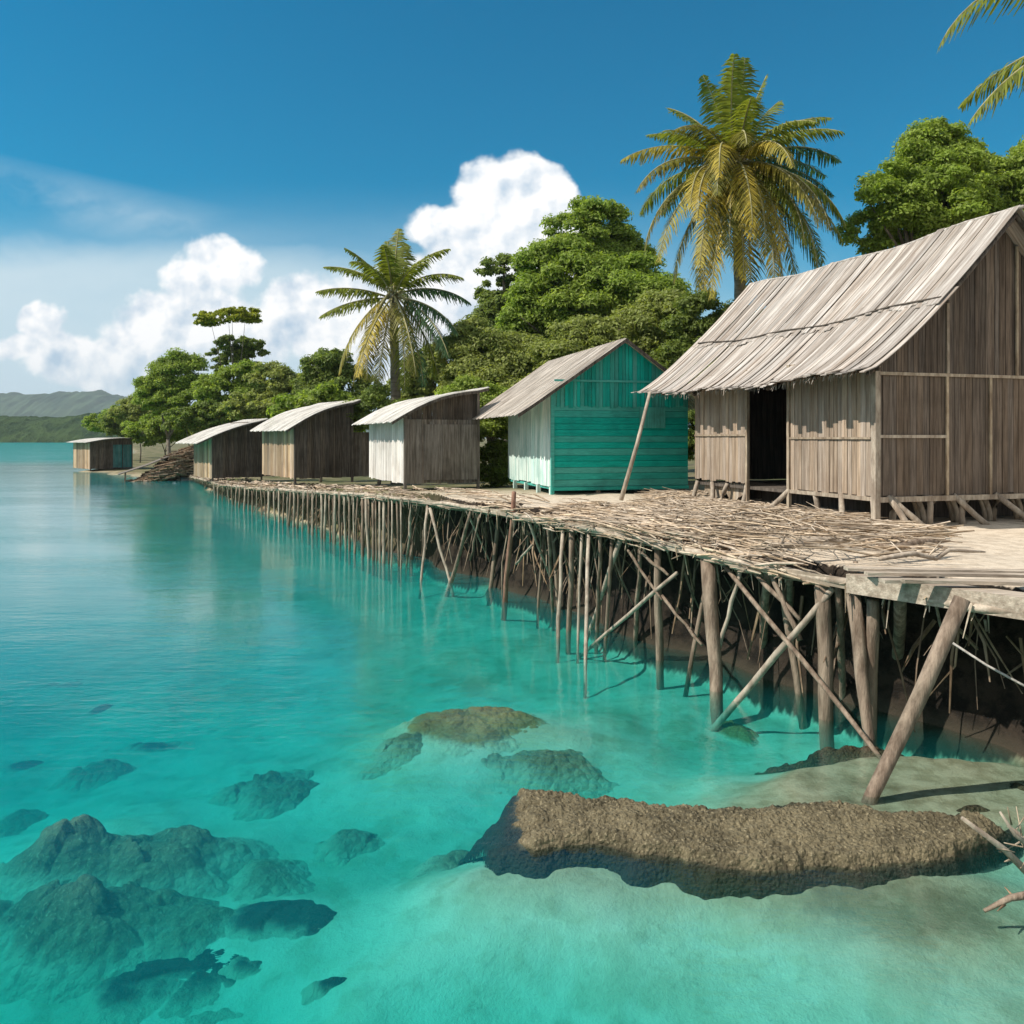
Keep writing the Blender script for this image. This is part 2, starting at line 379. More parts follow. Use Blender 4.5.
def broad_tree(name, label, cat, D, px, blobs, mat, leaf=.17, dens=1.0, seed=1, group=None, trunk_r=.2, depth=.8, twigs=3):
    """blobs: crown lobes (column, row, half-width, half-height in pixels, depth offset in metres) at distance D"""
    rs = np.random.RandomState(seed); leaf *= .58
    base = at(px, D, 0); zb = gz(base.x, base.y); base.z = zb
    t = tag(empty(name, base), label, cat, group or 'broadleaf trees behind the huts')
    s = D/F; cs = []; rr = []; cn = []; lobes = []
    for (bx, by, rx, ry, dy) in blobs:
        c = atp(bx, by, D) + Vector((0, dy, 0)) - base
        c.x = (bx-512)/F*(D) - base.x
        Rx, Rz, Ry = rx*s, ry*s, rx*s*depth
        lobes.append((c, Rx))
        nsub = int(max(9, 36*(Rx*Rz)**.45))
        for k in range(nsub):
            d = rs.normal(size=3); d /= np.linalg.norm(d)
            if d[1] > .3: d[1] *= -.5
            q = .62 + .40*rs.rand()
            p = np.array([c.x + d[0]*Rx*q, c.y + d[1]*Ry*q, c.z + d[2]*Rz*q])
            r = min(Rx, Rz)*rs.uniform(.14, .36) + .12
            cs.append(p); rr.append(r); cn.append(int(dens*(r*r)/(leaf*leaf)*14))
    V, Fq = leaves(cs, rr, cn, leaf, .75, seed)
    meshobj('crown', V.tolist(), Fq.tolist(), mat, t)
    mb = MB()
    topc = max(lobes, key=lambda l: l[0].z)[0]; low = min(lobes, key=lambda l: l[0].z)[0]
    fork = Vector((0, 0, max(.3, low.z*.45)))
    mb.tube([(0,0,-.3), fork*.5 + Vector((.1,0,0)), fork], [trunk_r*1.25, trunk_r, trunk_r*.85], 8)
    for c, r_ in lobes:
        mid = fork.lerp(c, .5) + Vector((rs.uniform(-.3,.3), rs.uniform(-.3,.3), .2))
        mb.tube([fork, mid, c + Vector((0,0,min(r_*.3,.25)))], [trunk_r*.6, trunk_r*.4, trunk_r*.12], 6)
        for k in range(twigs):
            e = c + Vector(rs.normal(size=3)*np.array([1,1,.45]))*r_*.4
            mb.tube([mid, mid.lerp(e, .5)+Vector((0,0,.1)), e], [trunk_r*.3, trunk_r*.2, .02], 5)
    mb.build('trunk', M['bark'], t, True)
    return t

broad_tree('broadleaf_tree', 'tall broad green tree, highest round crown behind the teal hut', 'tree', 42, 600,
    [(588,238,42,34,0),(622,262,34,38,1),(566,285,46,42,-1),(610,310,62,48,-1.5),(652,325,40,38,0),(540,325,40,38,-1)], M['leafA'], .17, 1.0, 3, trunk_r=.35)
broad_tree('broadleaf_tree', 'small flat-topped green tree standing left of the tallest round crown', 'tree', 50, 505,
    [(504,270,25,12,0),(497,290,22,13,1),(508,318,34,26,0),(520,345,40,28,0)], M['leafC'], .18, .95, 5, trunk_r=.2)
broad_tree('broadleaf_tree', 'light green leafy tree right behind the ridge of the grey-walled hut, beside the shorter palm', 'tree', 36, 490,
    [(470,362,34,38,0),(505,368,36,36,0),(488,400,46,34,-1),(535,365,40,30,0)], M['leafB'], .14, 1.0, 7, trunk_r=.18)
broad_tree('broadleaf_tree', 'olive green spreading tree just behind the roof of the teal hut', 'tree', 33, 610,
    [(580,352,48,34,0),(630,345,44,38,0),(672,330,34,40,0),(610,385,80,34,0),(690,360,30,40,1)], M['leafB'], .13, 1.0, 9, trunk_r=.2)
broad_tree('broadleaf_tree', 'dark bushy tree filling the gap under the tall palm', 'tree', 31, 705,
    [(700,330,28,36,0),(728,350,36,40,0),(690,375,34,36,0),(765,345,30,40,1)], M['leafC'], .13, 1.0, 11, trunk_r=.16)
broad_tree('broadleaf_tree', 'round green tree rising above the big thatched hut roof on the right', 'tree', 31, 950,
    [(930,172,48,38,0),(962,168,40,34,1),(885,205,34,30,-1),(1000,195,42,40,0),(925,215,52,36,-1),(1040,180,36,42,0),(870,235,28,24,0),(960,240,60,40,0),(938,140,24,18,0),(1060,230,50,50,1)], M['leafA'], .13, .85, 13, trunk_r=.3)
LT = [(168,398,[(160,395,22,20,0),(178,378,26,24,0),(196,400,26,20,0)],72,'leafA','rounded green tree furthest left on the near shore, behind the debris heap'),
      (232,392,[(218,392,22,16,0),(240,380,24,18,0),(258,398,24,16,0)],66,'leafA','bushy green tree under the flat yellow-green crown'),
      (285,392,[(275,385,26,20,0),(300,392,24,18,0),(262,402,22,14,0)],60,'leafB','olive tree behind the two dark shed roofs'),
      (335,385,[(328,368,22,20,0),(345,385,28,22,0),(318,392,24,20,0)],52,'leafC','dark leafy tree immediately left of the shorter palm'),
      (430,385,[(425,375,24,20,0),(445,362,26,22,0),(440,395,32,20,0),(410,392,24,16,0)],44,'leafB','low green tree immediately right of the shorter palm')]
for i, (px, py, bl, D, mt, lb) in enumerate(LT):
    broad_tree('broadleaf_tree', lb, 'tree', D, px, bl, M[mt], .19, 1.0, 20+i, trunk_r=.18)
broad_tree('umbrella_tree', 'thin tree with a flat yellow-green layer floating above its crown', 'tree', 68, 234,
    [(228,318,32,7,0),(246,316,16,8,0),(210,322,16,6,0),(232,314,18,5,0)], M['leafD'], .2, 1.2, 31, trunk_r=.07, twigs=0)
broad_tree('umbrella_tree', 'thin dark-crowned tree with wide flat layers beneath the yellow-green layer', 'tree', 70, 236,
    [(238,345,26,8,0),(228,356,22,8,0),(250,352,16,8,0),(236,366,26,8,0)], M['leafC'], .2, 1.1, 33, trunk_r=.12, twigs=0)
SH = [(128,106,[(122,425,20,13,0),(140,420,20,17,0),(158,424,22,16,0)],'leafC','dark mangrove bush low behind the hut standing furthest out'),
      (165,78,[(150,432,24,14,0),(172,428,26,16,0),(196,430,24,15,0)],'leafA','low green bush beneath the leftmost rounded tree, behind the debris heap'),
      (222,64,[(215,425,28,18,0),(240,420,26,18,0)],'leafB','olive bush rising directly behind the low black-walled shed'),
      (320,44,[(300,415,26,22,0),(330,410,28,22,0),(350,420,24,18,0)],'leafA','green bush behind the right end of the hut with patched tan boards'),
      (115,118,[(105,424,20,10,0),(125,418,20,13,0)],'leafA','low shoreline bush behind the hut standing furthest out'),
      (140,96,[(135,412,22,15,0),(155,405,22,16,0)],'leafB','pale green shoreline bush behind the slanted debris heap'),
      (190,62,[(185,420,24,12,0),(212,415,24,13,0)],'leafC','dark bush behind the low white-roofed shed'),
      (252,56,[(245,408,24,14,0),(268,412,22,12,0)],'leafB','olive bush peeping over the dark shed'),
      (378,34,[(372,410,20,20,0),(352,415,18,16,0),(400,412,22,16,0)],'leafC','dark bush at the foot of the shorter palm'),
      (490,29.5,[(488,438,24,30,0),(470,405,30,26,0),(505,412,24,26,0),(492,470,20,22,0)],'leafA','green bush in the gap between the grey-walled hut and the teal hut'),
      (700,28,[(690,420,50,40,0),(730,400,40,40,0)],'leafC','dark bush behind the gap between the teal hut and the thatched hut')]
for i, (px, D, bl, mt, lb) in enumerate(SH):
    broad_tree('bush', lb, 'bush', D, px, bl, M[mt], .10 if D < 40 else .22, 1.0, 50+i, trunk_r=.07, group='bushes behind the huts')

# ------------------------------------------------------------------ palms
def frond(t, root, az, e0, e1, L, mat, rs, lmax=.75, wl=.045, hang=.7, n=70):
    mb = MB(); pts = []; p = Vector(root); N = 14; tw_ = rs.gauss(0,.28)
    for i in range(N+1):
        u = i/N; pts.append(p.copy())
        e = R(e0 + (e1-e0)*(u**1.1))
        az += tw_/N
        p = p + Vector((math.cos(az)*math.cos(e), math.sin(az)*math.cos(e), math.sin(e)))*L/N
    side0 = Vector((-math.sin(az), math.cos(az), 0))
    st = MB(); st.tube(pts, [.045*(1-.85*i/N)+.006 for i in range(N+1)], 5)
    for i in range(n):
        u = .14 + .86*i/(n-1); a = u*N; k = min(int(a), N-1)
        c = pts[k].lerp(pts[k+1], a-k); tan = (pts[k+1]-pts[k]).normalized()
        ll = lmax*(math.sin(math.pi*min(u*.92+.06, 1))**.6)*rs.uniform(.6,1.12)
        up = side0.cross(tan); 
        for sg in (-1, 1):
            d = (side0*sg*rs.uniform(.75,1) + tan*rs.uniform(.35,.65) + up*(-.05) + Vector((0,0,-hang*rs.uniform(.3,1)))).normalized()
            d2 = (d + Vector((0,0,-hang*.9))).normalized()
            w = tan*wl*.5*rs.uniform(.8,1.3)
            m1 = c + d*ll*.5; m2 = m1 + d2*ll*.5
            mb.add([c-w*.6, c+w*.6, m1+w, m1-w, m2+w*.25, m2-w*.25], [(0,1,2,3),(3,2,4,5)])
    fr = mb.build('frond', mat, t)
    st.build('stalk', M['rachis'], fr, True)
    return fr

def palm(label, D, px, crown, base_px, specs, seed, tr=.19):
    rs = random.Random(seed)
    base = at(base_px, D, 0); base.z = gz(base.x, base.y)
    t = tag(empty('palm_tree', base), label, 'palm tree', 'coconut palms')
    top = crown - base
    mb = MB(); pts = []; rad = []
    for i in range(26):
        u = i/25; pts.append(Vector((top.x*(u**1.5), top.y*u, -.3+(top.z+.3)*u)))
        rad.append((tr*(1.35-.55*u))*(1.06 if i % 2 else .97))
    mb.tube(pts, rad, 10); mb.build('trunk', M['palmbark'], t, True)
    for (azd, e0, e1, L, mk) in specs:
        az = R(azd + rs.uniform(-5,5))
        root = top + Vector((math.cos(az)*.12, math.sin(az)*.12, rs.uniform(-.15,.15)))
        frond(t, root, az, e0+rs.uniform(-4,4), e1+rs.uniform(-6,6), L*rs.uniform(.95,1.05), M[mk], rs, lmax=.15*L+.24, wl=.06, hang=.55 if e0 > 30 else .8)
    nuts = MB()
    return t
# azimuth 0 = right, 180 = left, 270 = towards the camera, 90 = away
P1 = [(205,-25,-87,5.0,'frondY'),(220,-50,-87,5.1,'frondO'),(235,-30,-87,5.2,'frondY'),(248,-55,-87,5.3,'frondY'),(262,-40,-87,5.3,'frondY'),(276,-55,-87,5.3,'frondO'),(290,-40,-87,5.2,'frondY'),(306,-52,-87,5.2,'frondO'),(325,-30,-87,5.1,'frondG'),(340,-45,-87,5.0,'frondG'),(190,-15,-87,4.6,'frondO'),(300,-15,-87,4.8,'frondG'),(80,86,70,3.7,'frondG'),(200,80,55,3.5,'frondG'),(350,80,62,3.5,'frondG'),(280,84,66,3.6,'frondG'),(265,30,-60,3.9,'frondO'),(245,20,-75,4.4,'frondY'),(285,25,-70,4.2,'frondY'),(255,-30,-86,4.6,'frondO'),(300,-30,-84,4.6,'frondY'),(240,72,40,3.7,'frondG'),(160,66,28,3.7,'frondG'),(140,58,5,3.8,'frondG'),(20,70,30,3.6,'frondG'),
      (10,56,-10,3.9,'frondG'),(350,44,-25,3.9,'frondG'),(340,28,-35,3.9,'frondT'),(15,16,-50,4.1,'frondT'),(355,0,-65,4.3,'frondT'),(5,-22,-70,4.6,'frondG'),(30,30,-30,4.2,'frondT'),
      (190,42,-30,3.8,'frondG'),(185,26,-40,4.0,'frondY'),(170,12,-60,4.0,'frondG'),(200,20,-68,4.2,'frondO'),(215,5,-75,4.3,'frondY'),(225,-5,-80,4.6,'frondY'),(240,10,-82,4.7,'frondO'),(250,-15,-84,5.0,'frondY'),
      (262,0,-86,5.2,'frondY'),(275,-20,-86,5.0,'frondO'),(290,-5,-82,5.0,'frondY'),(305,-12,-80,5.0,'frondO'),(320,0,-76,4.8,'frondG'),(335,-15,-72,4.9,'frondG'),(350,-35,-75,5.2,'frondT'),(60,20,-50,4.2,'frondT'),(120,20,-50,4.2,'frondG'),(90,-10,-70,4.6,'frondT'),
      (270,55,-20,3.8,'frondG'),(300,45,-30,3.6,'frondG'),(230,45,-30,3.6,'frondO'),(195,-40,-82,4.6,'frondO'),(210,-50,-85,4.8,'frondY')]
palm('tallest coconut palm with yellowing skirt of hanging fronds behind the thatched hut', 30, 735, atp(735,168,30), 745, P1, 5, .2)
P2_ = [(190,-55,-84,4.4,'frondO'),(205,-55,-84,4.6,'frondY'),(225,-50,-84,4.6,'frondO'),(245,-55,-84,4.7,'frondY'),(265,-50,-84,4.7,'frondO'),(285,-55,-84,4.7,'frondO'),(305,-50,-84,4.7,'frondG'),(325,-50,-84,4.6,'frondG'),(345,-45,-84,4.6,'frondG'),(0,-35,-84,4.2,'frondG'),(80,86,60,2.9,'frondG'),(110,80,50,2.9,'frondG'),(60,78,45,2.9,'frondG'),(180,66,20,2.8,'frondG'),(0,62,0,3.0,'frondG'),(185,40,-8,3.0,'frondG'),(355,40,-30,3.3,'frondG'),(175,20,-15,3.1,'frondG'),
      (0,16,-35,3.3,'frondT'),(190,0,-40,3.2,'frondG'),(350,-5,-55,3.6,'frondT'),(345,-25,-65,4.2,'frondT'),(330,-35,-72,4.4,'frondO'),(310,-30,-78,4.5,'frondO'),(290,-30,-82,4.6,'frondO'),(270,-35,-84,4.6,'frondO'),
      (250,-35,-82,4.5,'frondY'),(235,-35,-80,4.4,'frondO'),(215,-35,-78,4.4,'frondY'),(200,-40,-75,4.3,'frondO'),(270,60,10,2.6,'frondG'),(240,50,-10,2.7,'frondG'),(300,50,-10,2.7,'frondG'),(90,30,-40,3,'frondG'),(45,-50,-80,4.3,'frondT'),(20,-45,-78,4.4,'frondO')]
P2 = [q for n_, q in enumerate(P2_) if not (q[1] < -28 and n_ % 2)]
palm('shorter coconut palm with drooping olive fronds behind the grey-walled hut', 36, 397, atp(393,295,36), 397, P2, 8, .2)
P3 = [(180,-8,-58,4.1,'frondG'),(178,48,-72,4.6,'frondG'),(225,22,-64,3.4,'frondG'),(160,60,10,4.2,'frondG'),(90,60,0,4,'frondG'),(0,45,-30,4,'frondG'),(300,40,-30,3.6,'frondG'),(30,20,-50,4,'frondG'),(330,15,-60,4,'frondG'),(60,85,50,3.6,'frondG'),(120,30,-40,4,'frondG')]
palm('coconut palm outside the right edge, only its frond tips hanging in the top right corner', 17, 1140, atp(1158,22,17), 1180, P3, 11, .18)

# ------------------------------------------------------------------ huts
def wall_boards(mb, p0, p1, zb, zt, w, t=.022, out=(0,-1), rnd=random, gap=.004):
    """vertical boards from p0 to p1 (local plan points); zb, zt give bottom and top at each position"""
    p0 = Vector((p0[0], p0[1])); p1 = Vector((p1[0], p1[1])); L = (p1-p0).length; d = (p1-p0)/L; o = Vector(out)
    s = 0
    while s < L - 1e-3:
        e = min(L, s + w*rnd.uniform(.8,1.2))
        if L - e < w*.4: e = L
        a = s + gap; b = e - gap; off = rnd.uniform(0,.012); bz = rnd.uniform(-.03,.02)
        z0a, z0b = zb(a)+bz, zb(b)+bz; z1a, z1b = zt(a), zt(b)
        A = p0 + d*a + o*off; B = p0 + d*b + o*off; A2 = A - o*t; B2 = B - o*t
        mb.add([(A.x,A.y,z0a),(B.x,B.y,z0b),(B2.x,B2.y,z0b),(A2.x,A2.y,z0a),(A.x,A.y,z1a),(B.x,B.y,z1b),(B2.x,B2.y,z1b),(A2.x,A2.y,z1a)],
               [(0,3,2,1),(4,5,6,7),(0,1,5,4),(1,2,6,5),(2,3,7,6),(3,0,4,7)])
        s = e
def roof_strips(mb, prof, xa, xb, y0, y1, w, t=.016, sag=None, ragged=.1, layers=1, corr=0, rnd=random, lift=0.0):
    y = y0; sag = sag or (lambda y: 0)
    k = 0
    while y < y1:
        ww = w*rnd.uniform(.75,1.3) if not corr else w
        dl = rnd.uniform(-ragged, ragged*.4) if xb > xa else rnd.uniform(-ragged*.4, ragged)
        skew = rnd.uniform(-.012,.012) if not corr else 0
        n = 9; La = []; Ra = []; off = rnd.uniform(0,.045) + lift if not corr else (.018 if k % 2 else 0)+lift
        for i in range(n):
            u = i/(n-1); x = (xa+dl) + (xb-(xa+dl))*u
            zz = prof(x) + sag(y) + off
            La.append(Vector((x, y+skew*u, zz))); Ra.append(Vector((x, y+ww*1.04+skew*u, zz + rnd.uniform(-.004,.004))))
        mb.strip(La, Ra, t); y += ww; k += 1

# --- the big thatched hut
rnd = random.Random(21)
G = 1.62
TH = math.atan2(.312,.95)
t = tag(empty('thatched_hut', (5.85, 13.7, G), TH), 'largest hut with weathered thatch roof, bamboo mat walls and open dark doorway', 'hut')
W_, L_ = 5.0, 5.6; zf = 2.05-G; zw = 4.3-G
def prof_m(x):
    if x > 2.5: x = 5-x
    return (4.04-G) + 2.76*max(0, (x+.62)/3.12)**1.2
sagm = lambda y: -.10*math.sin(math.pi*min(max((y+.5)/7.5,0),1)) + .03*math.sin(y*2.1)
gab = lambda x: prof_m(x) - .08
mb = MB()
wall_boards(mb, (0,0), (0,2.23), lambda s: zf, lambda s: gab(0), .11, out=(-1,0), rnd=rnd)
mb.build('front_wall', M['mat'], t)
mb = MB(); wall_boards(mb, (0,3.55), (0,L_), lambda s: zf+.05, lambda s: gab(0), .11, out=(-1,0), rnd=rnd)
mb.build('front_wall', M['mat'], t)
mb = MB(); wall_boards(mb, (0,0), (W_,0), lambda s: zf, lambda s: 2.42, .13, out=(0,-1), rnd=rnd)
mb.build('side_wall', M['matshade'], t)
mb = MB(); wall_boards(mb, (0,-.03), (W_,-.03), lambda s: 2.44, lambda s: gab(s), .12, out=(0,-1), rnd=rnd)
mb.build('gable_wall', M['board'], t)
mb = MB()
mb.box((W_-.02,0,zf),(W_,L_,gab(W_))); mb.box((.03,L_-.02,zf),(W_-.03,L_,2.6)); mb.box((.03,.03,zf-.08),(W_-.03,L_-.03,zf-.02))
mb.add([(0,L_,2.6),(W_,L_,2.6),(W_/2,L_,5.0)], [(0,1,2)])
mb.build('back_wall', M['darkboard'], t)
fr = MB()   # battens and corner posts
fr.box((-.05,-.07,-.55),(.05,.03,gab(0))); fr.box((-.03,-.045,2.40),(W_,-.012,2.45)); fr.box((.06,-.04,1.38),(1.42,-.014,1.43))
for x in (1.42, 2.35, 3.3, 4.3): fr.box((x,-.042,zf-.02),(x+.05,-.014,2.40))
for x in (1.40, 2.9): fr.box((x,-.075,2.45),(x+.05,-.045,gab(x)-.02))
fr.box((-.036,.06,1.36),(-.014,2.17,1.395)); fr.box((-.036,3.61,1.42),(-.014,L_-.02,1.455)); fr.box((-.035,.05,zf-.07),(.0,2.2,zf-.005)); fr.box((.0,-.05,zf-.09),(W_,.0,zf-.005))
for y in (2.2, 3.55): fr.box((-.04,y-.02,-.1),(.02,y+.05,gab(0)))
fr.build('frame', M['pole'], t)
# roof
rf = MB()
roof_strips(rf, prof_m, -.68, 1.15, -.55, L_+1.65, .13, sag=sagm, ragged=.16, rnd=rnd)
roof_strips(rf, prof_m, .85, 2.5, -.50, L_+1.5, .13, sag=sagm, ragged=.08, rnd=rnd, lift=.03)
roof_strips(rf, prof_m, 5.62, 2.5, -.52, L_+1.5, .16, sag=sagm, ragged=.1, rnd=rnd)
roof = rf.build('roof', M['roofthatch'], t)
rr = MB()
rr.tube([(.9, y, prof_m(.9)+sagm(y)+.07) for y in np.linspace(-.45, L_+1.4, 14)], .018, 6)
rr.build('roof_batten', M['darkboard'], t, True)
rr = MB(); rr.tube([(2.5, y, prof_m(2.5)+sagm(y)+.03) for y in np.linspace(-.55, L_+1.5, 14)], .03, 7); rr.build('ridge_pole', M['roofthatch'], t, True)
ra = MB()
for y in (-.4, .9, 2.2, 3.5, 4.8, 6.2):
    for sg in (0, 1):
        f = (lambda x: x) if not sg else (lambda x: 5-x)
        ra.tube([(f(x), y, prof_m(x)+sagm(y)-.075) for x in (-.5, .4, 1.3, 2.5)], .04, 6)
for x in (-.35, 5.35, 1.0, 4.0, 3.2): ra.tube([(x, -.5, prof_m(x)-.12), (x, L_+1.3, prof_m(x)-.12)], .03, 6)
ra.build('rafters', M['darkboard'], t, True)
# stilts
for (a, b) in (((0,.05,zf),(0,.0,-.15)), ((0,.8,zf),(-.25,.45,-.1)), ((0,1.5,zf),(.1,1.5,-.1)), ((0,2.2,zf),(-.3,2.7,-.12)), ((0,3.6,zf),(-.1,3.65,-.12)), ((0,4.3,zf),(-.15,4.5,-.1)),
               ((0,4.9,zf),(-.1,4.7,-.1)), ((0,5.5,zf),(-.1,5.6,-.15)), ((.3,0,zf),(.75,-.3,-.1)), ((.25,0,zf),(.4,-.35,-.1)), ((1.1,0,zf),(1.1,0,-.1)), ((1.6,0,zf),(2.1,-.25,-.1)),
               ((1.8,0,zf),(1.8,0,-.1)), ((2.5,0,zf),(3.05,-.3,-.1)), ((3.2,0,zf),(3.2,0,-.1)), ((4.0,0,zf),(4.0,0,-.1)), ((5,0,zf),(5,0,-.1)), ((5,5.5,zf),(5,5.5,-.1))):
    s_ = MB(); s_.tube(wobble(a, b, 4, .015, rnd), [.045,.05,.05,.06], 7); s_.build('stilt', M['pole'], t, True)
kn = MB()
for x in np.arange(.9, 4.9, .72):
    for k in range(2):
        pts = [(x+.33*math.cos(a_)*(1-.12*k), .25+.06*k, -.08+.52*math.sin(a_)) for a_ in np.linspace(0.05, math.pi-.05, 9)]
        kn.tube(pts, .05, 6)
kn.build('arched_base', M['pole'], t, True)
mb = MB(); wall_boards(mb, (.12,3.75), (.12,5.4), lambda s: .12+.12*math.sin(s*9), lambda s: zf, .16, out=(-1,0), rnd=rnd); mb.build('skirt_boards', M['pole'], t)
mb = MB(); mb.box((.6,.9,-.2),(4.6,5.3,zf-.1)); mb.build('underfloor_shade', M['darkboard'], t)  # dark block added for the shade between the stilts
th = MB()      # ragged fringe hanging below the eave
for i in range(220):
    y = rnd.uniform(-.5, L_+1.4); x = -.6+rnd.uniform(-.03,.16); z0 = prof_m(x)+sagm(y)-.01
    th.tube([(x,y,z0),(x-.02+rnd.uniform(-.02,.02), y+rnd.uniform(-.03,.03), z0-rnd.uniform(.03,.13))], [.008,.003], 3)
tag(th.build('thatch_fringe', M['roofthatch'], t), kind='stuff')

# pole leaning against the eave
pl = MB(); a = atp(650,392,19.0); b = on(621,500,1.66)
pl.tube([b, b.lerp(a,.5)+Vector((.03,0,.02)), a], [.05,.043,.035], 8)
tag(pl.build('leaning_pole', M['pole'], smooth=True), 'pale bamboo pole leaning from the deck up to the thatched hut eave', 'pole')

# --- teal hut
rnd = random.Random(31); G = 1.50
t = tag(empty('teal_hut', (.99, 21.0, G), math.atan2(.25,.97)), 'teal painted wooden hut with pale front boards and curved grey sheet roof', 'hut')
W_, L_ = 3.65, 4.4; zf = 1.79-G
def prof_t(x):
    if x > 1.825: x = 3.65-x
    u = (x+1.0)/2.825; return (3.55-G) + 1.93*(max(u,0)**1.02) 
g2 = lambda x: prof_t(x) - .025
mb = MB(); wall_boards(mb, (0,0), (0,L_), lambda s: zf+.02, lambda s: g2(0), .26, out=(-1,0), rnd=rnd); mb.build('front_wall', M['paleteal'], t)
mb = MB(); z_ = zf; 
while z_ < 2.38:
    h = rnd.uniform(.14,.17); o_ = rnd.uniform(0,.008); mb.box((.02,-.02-o_,z_+.004),(W_,.0-o_,min(z_+h,2.38)-.004)); z_ += h
mb.build('side_wall', M['teal'], t)
mb = MB(); wall_boards(mb, (.02,-.035), (W_,-.035), lambda s: 2.30+rnd.uniform(-.05,.03), lambda s: g2(s), .1, out=(0,-1), rnd=rnd); mb.build('gable_wall', M['tealv'], t)
mb = MB(); mb.box((W_-.02,.01,zf),(W_+.002,L_,g2(W_)-.02)); mb.box((0.01,L_-.02,zf),(W_-.03,L_,2.4)); mb.box((.03,.03,zf-.07),(W_-.04,L_-.04,zf)); mb.build('back_wall', M['teal'], t)
mb = MB(); mb.box((-.045,-.075,-.1),(.035,.0,g2(0)-.03)); mb.box((-.01,-.085,zf-.09),(W_,-.03,zf-.005)); mb.box((.04,-.075,2.9),(W_-.1,-.055,2.95)); mb.build('corner_trim', M['teal'], t)
mb = MB(); mb.box((2.30,-.066,1.75),(3.0,-.05,2.28)); mb.build('window_shutter', M['tealv'], t)['label'] = 'dark teal closed window hatch'
rf = MB(); roof_strips(rf, prof_t, -1.0, 1.825, -.35, L_+1.9, .085, t=.01, corr=1, rnd=rnd, ragged=.05)
roof_strips(rf, prof_t, 4.3, 1.825, -.35, L_+1.9, .085, t=.01, corr=1, rnd=rnd, ragged=.05); rf.build('roof', M['roofteal'], t)
mb = MB()
for f in ((lambda x: x), (lambda x: W_-x)):
    L1 = [Vector((f(x), -.36, prof_t(x)+.0)) for x in np.linspace(-.96,1.82,9)]; R1 = [p + Vector((0,.03,0)) for p in L1]; mb.strip(L1, R1, .09)
mb.build('barge_board', M['darkboard'], t)
for i, (x, y) in enumerate(((0,.05),(0,1.2),(0,2.4),(0,3.6),(1.2,0),(2.4,0),(3.5,0),(3.5,4.2))):
    s_ = MB(); s_.box((x-.05,y-.05,-.25),(x+.05,y+.05,zf-.01)); s_.build('stilt', M['paleteal'] if x == 0 else M['post'], t)

# --- monopitch sheds
def shed(name, label, X, Y, th, G, W_, L_, zwall, ztop, front, side, roofm, seed, bulge=.25, ovx=.5, ovy=.3, extra=None, flat=None, bw=.2):
    rnd = random.Random(seed)
    t = tag(empty(name, (X, Y, G), th), label, 'hut')
    prof = lambda x: zwall + (ztop-zwall)*((x+ovx)/(W_+ovx)) + bulge*math.sin(math.pi*min(max((x+ovx)/(W_+ovx),0),1))
    zt = flat if flat else None
    mb = MB(); wall_boards(mb, (0,0), (0,L_), lambda s: 0, lambda s: prof(0)-.05, bw, out=(-1,0), rnd=rnd); mb.build('front_wall', front, t)
    mb = MB(); wall_boards(mb, (0,0), (W_,0), lambda s: 0, lambda s: (min(zt, prof(s)-.05) if zt else prof(s)-.05), bw*.8, out=(0,-1), rnd=rnd); mb.build('side_wall', side, t)
    mb = MB(); mb.box((W_-.02,.01,0),(W_,L_,prof(W_)-.06)); mb.box((.01,L_-.02,0),(W_-.02,L_,prof(0)-.1)); mb.build('back_wall', side, t)
    rf = MB(); roof_strips(rf, prof, -ovx, W_+.25, -ovy, L_+ovy, .1, t=.012, corr=1, rnd=rnd, ragged=.05); rf.build('roof', roofm, t)
    mb = MB(); L1 = [Vector((x, -ovy-.01, prof(x)-.015)) for x in np.linspace(-ovx+.03, W_+.22, 9)]; mb.strip(L1, [p+Vector((0,.03,0)) for p in L1], .08); mb.build('barge_board', M['darkboard'], t)
    mb = MB(); mb.box((-.04,-.05,-.2),(.04,.03,prof(0)-.06)); mb.box((W_-.05,-.05,-.2),(W_+.03,.02,prof(W_)-.08)); 
    for x in (W_*.33, W_*.66): mb.box((x,-.035,0),(x+.05,-.013,(zt or prof(x))-.06))
    mb.build('frame', side, t)
    if flat:
        mb = MB(); wall_boards(mb, (.03,.06), (W_-.03,.06), lambda s: flat-.1, lambda s: max(prof(s)-.03, flat), .16, out=(0,-1), rnd=rnd); mb.build('gap_shade_boards', M['darkboard'], t)  # dark infill added in the open gap, standing in for its shade
    if extra: extra(t, rnd, prof)
    return t
def x3(t, rnd, prof):
    mb = MB(); wall_boards(mb, (.55,-.05), (2.2,-.05), lambda s: .08, lambda s: 1.72, .5, t=.01, out=(0,-1), rnd=rnd); mb.build('wall_panel', M['grey'], t)
shed('grey_hut', 'grey hut with whitewashed front boards and pale curved roof, beside the teal hut', -3.08, 24.5, math.atan2(.39,.92), 1.68, 2.25, 4.4, 3.45-1.68, 4.42-1.68, M['white'], M['grey'], M['roofmetal'], 41, flat=1.86, extra=x3, bulge=.22)
def x4(t, rnd, prof):
    mb = MB(); wall_boards(mb, (2.33,.3), (3.3,.3), lambda s: 0, lambda s: 1.75, .18, out=(0,-1), rnd=rnd); mb.box((2.33,.35,0),(3.3,3.4,1.7)); mb.build('side_annex', M['grey'], t)
shed('dark_hut', 'dark-sided hut with patched tan front boards and white curved roof, left of the grey hut', -8.17, 32, R(33.5), 1.48, 2.3, 4.0, 3.28-1.48, 4.40-1.48, M['tan'], M['darkboard'], M['roofmetal'], 43, bulge=.2, ovx=.45, extra=x4)
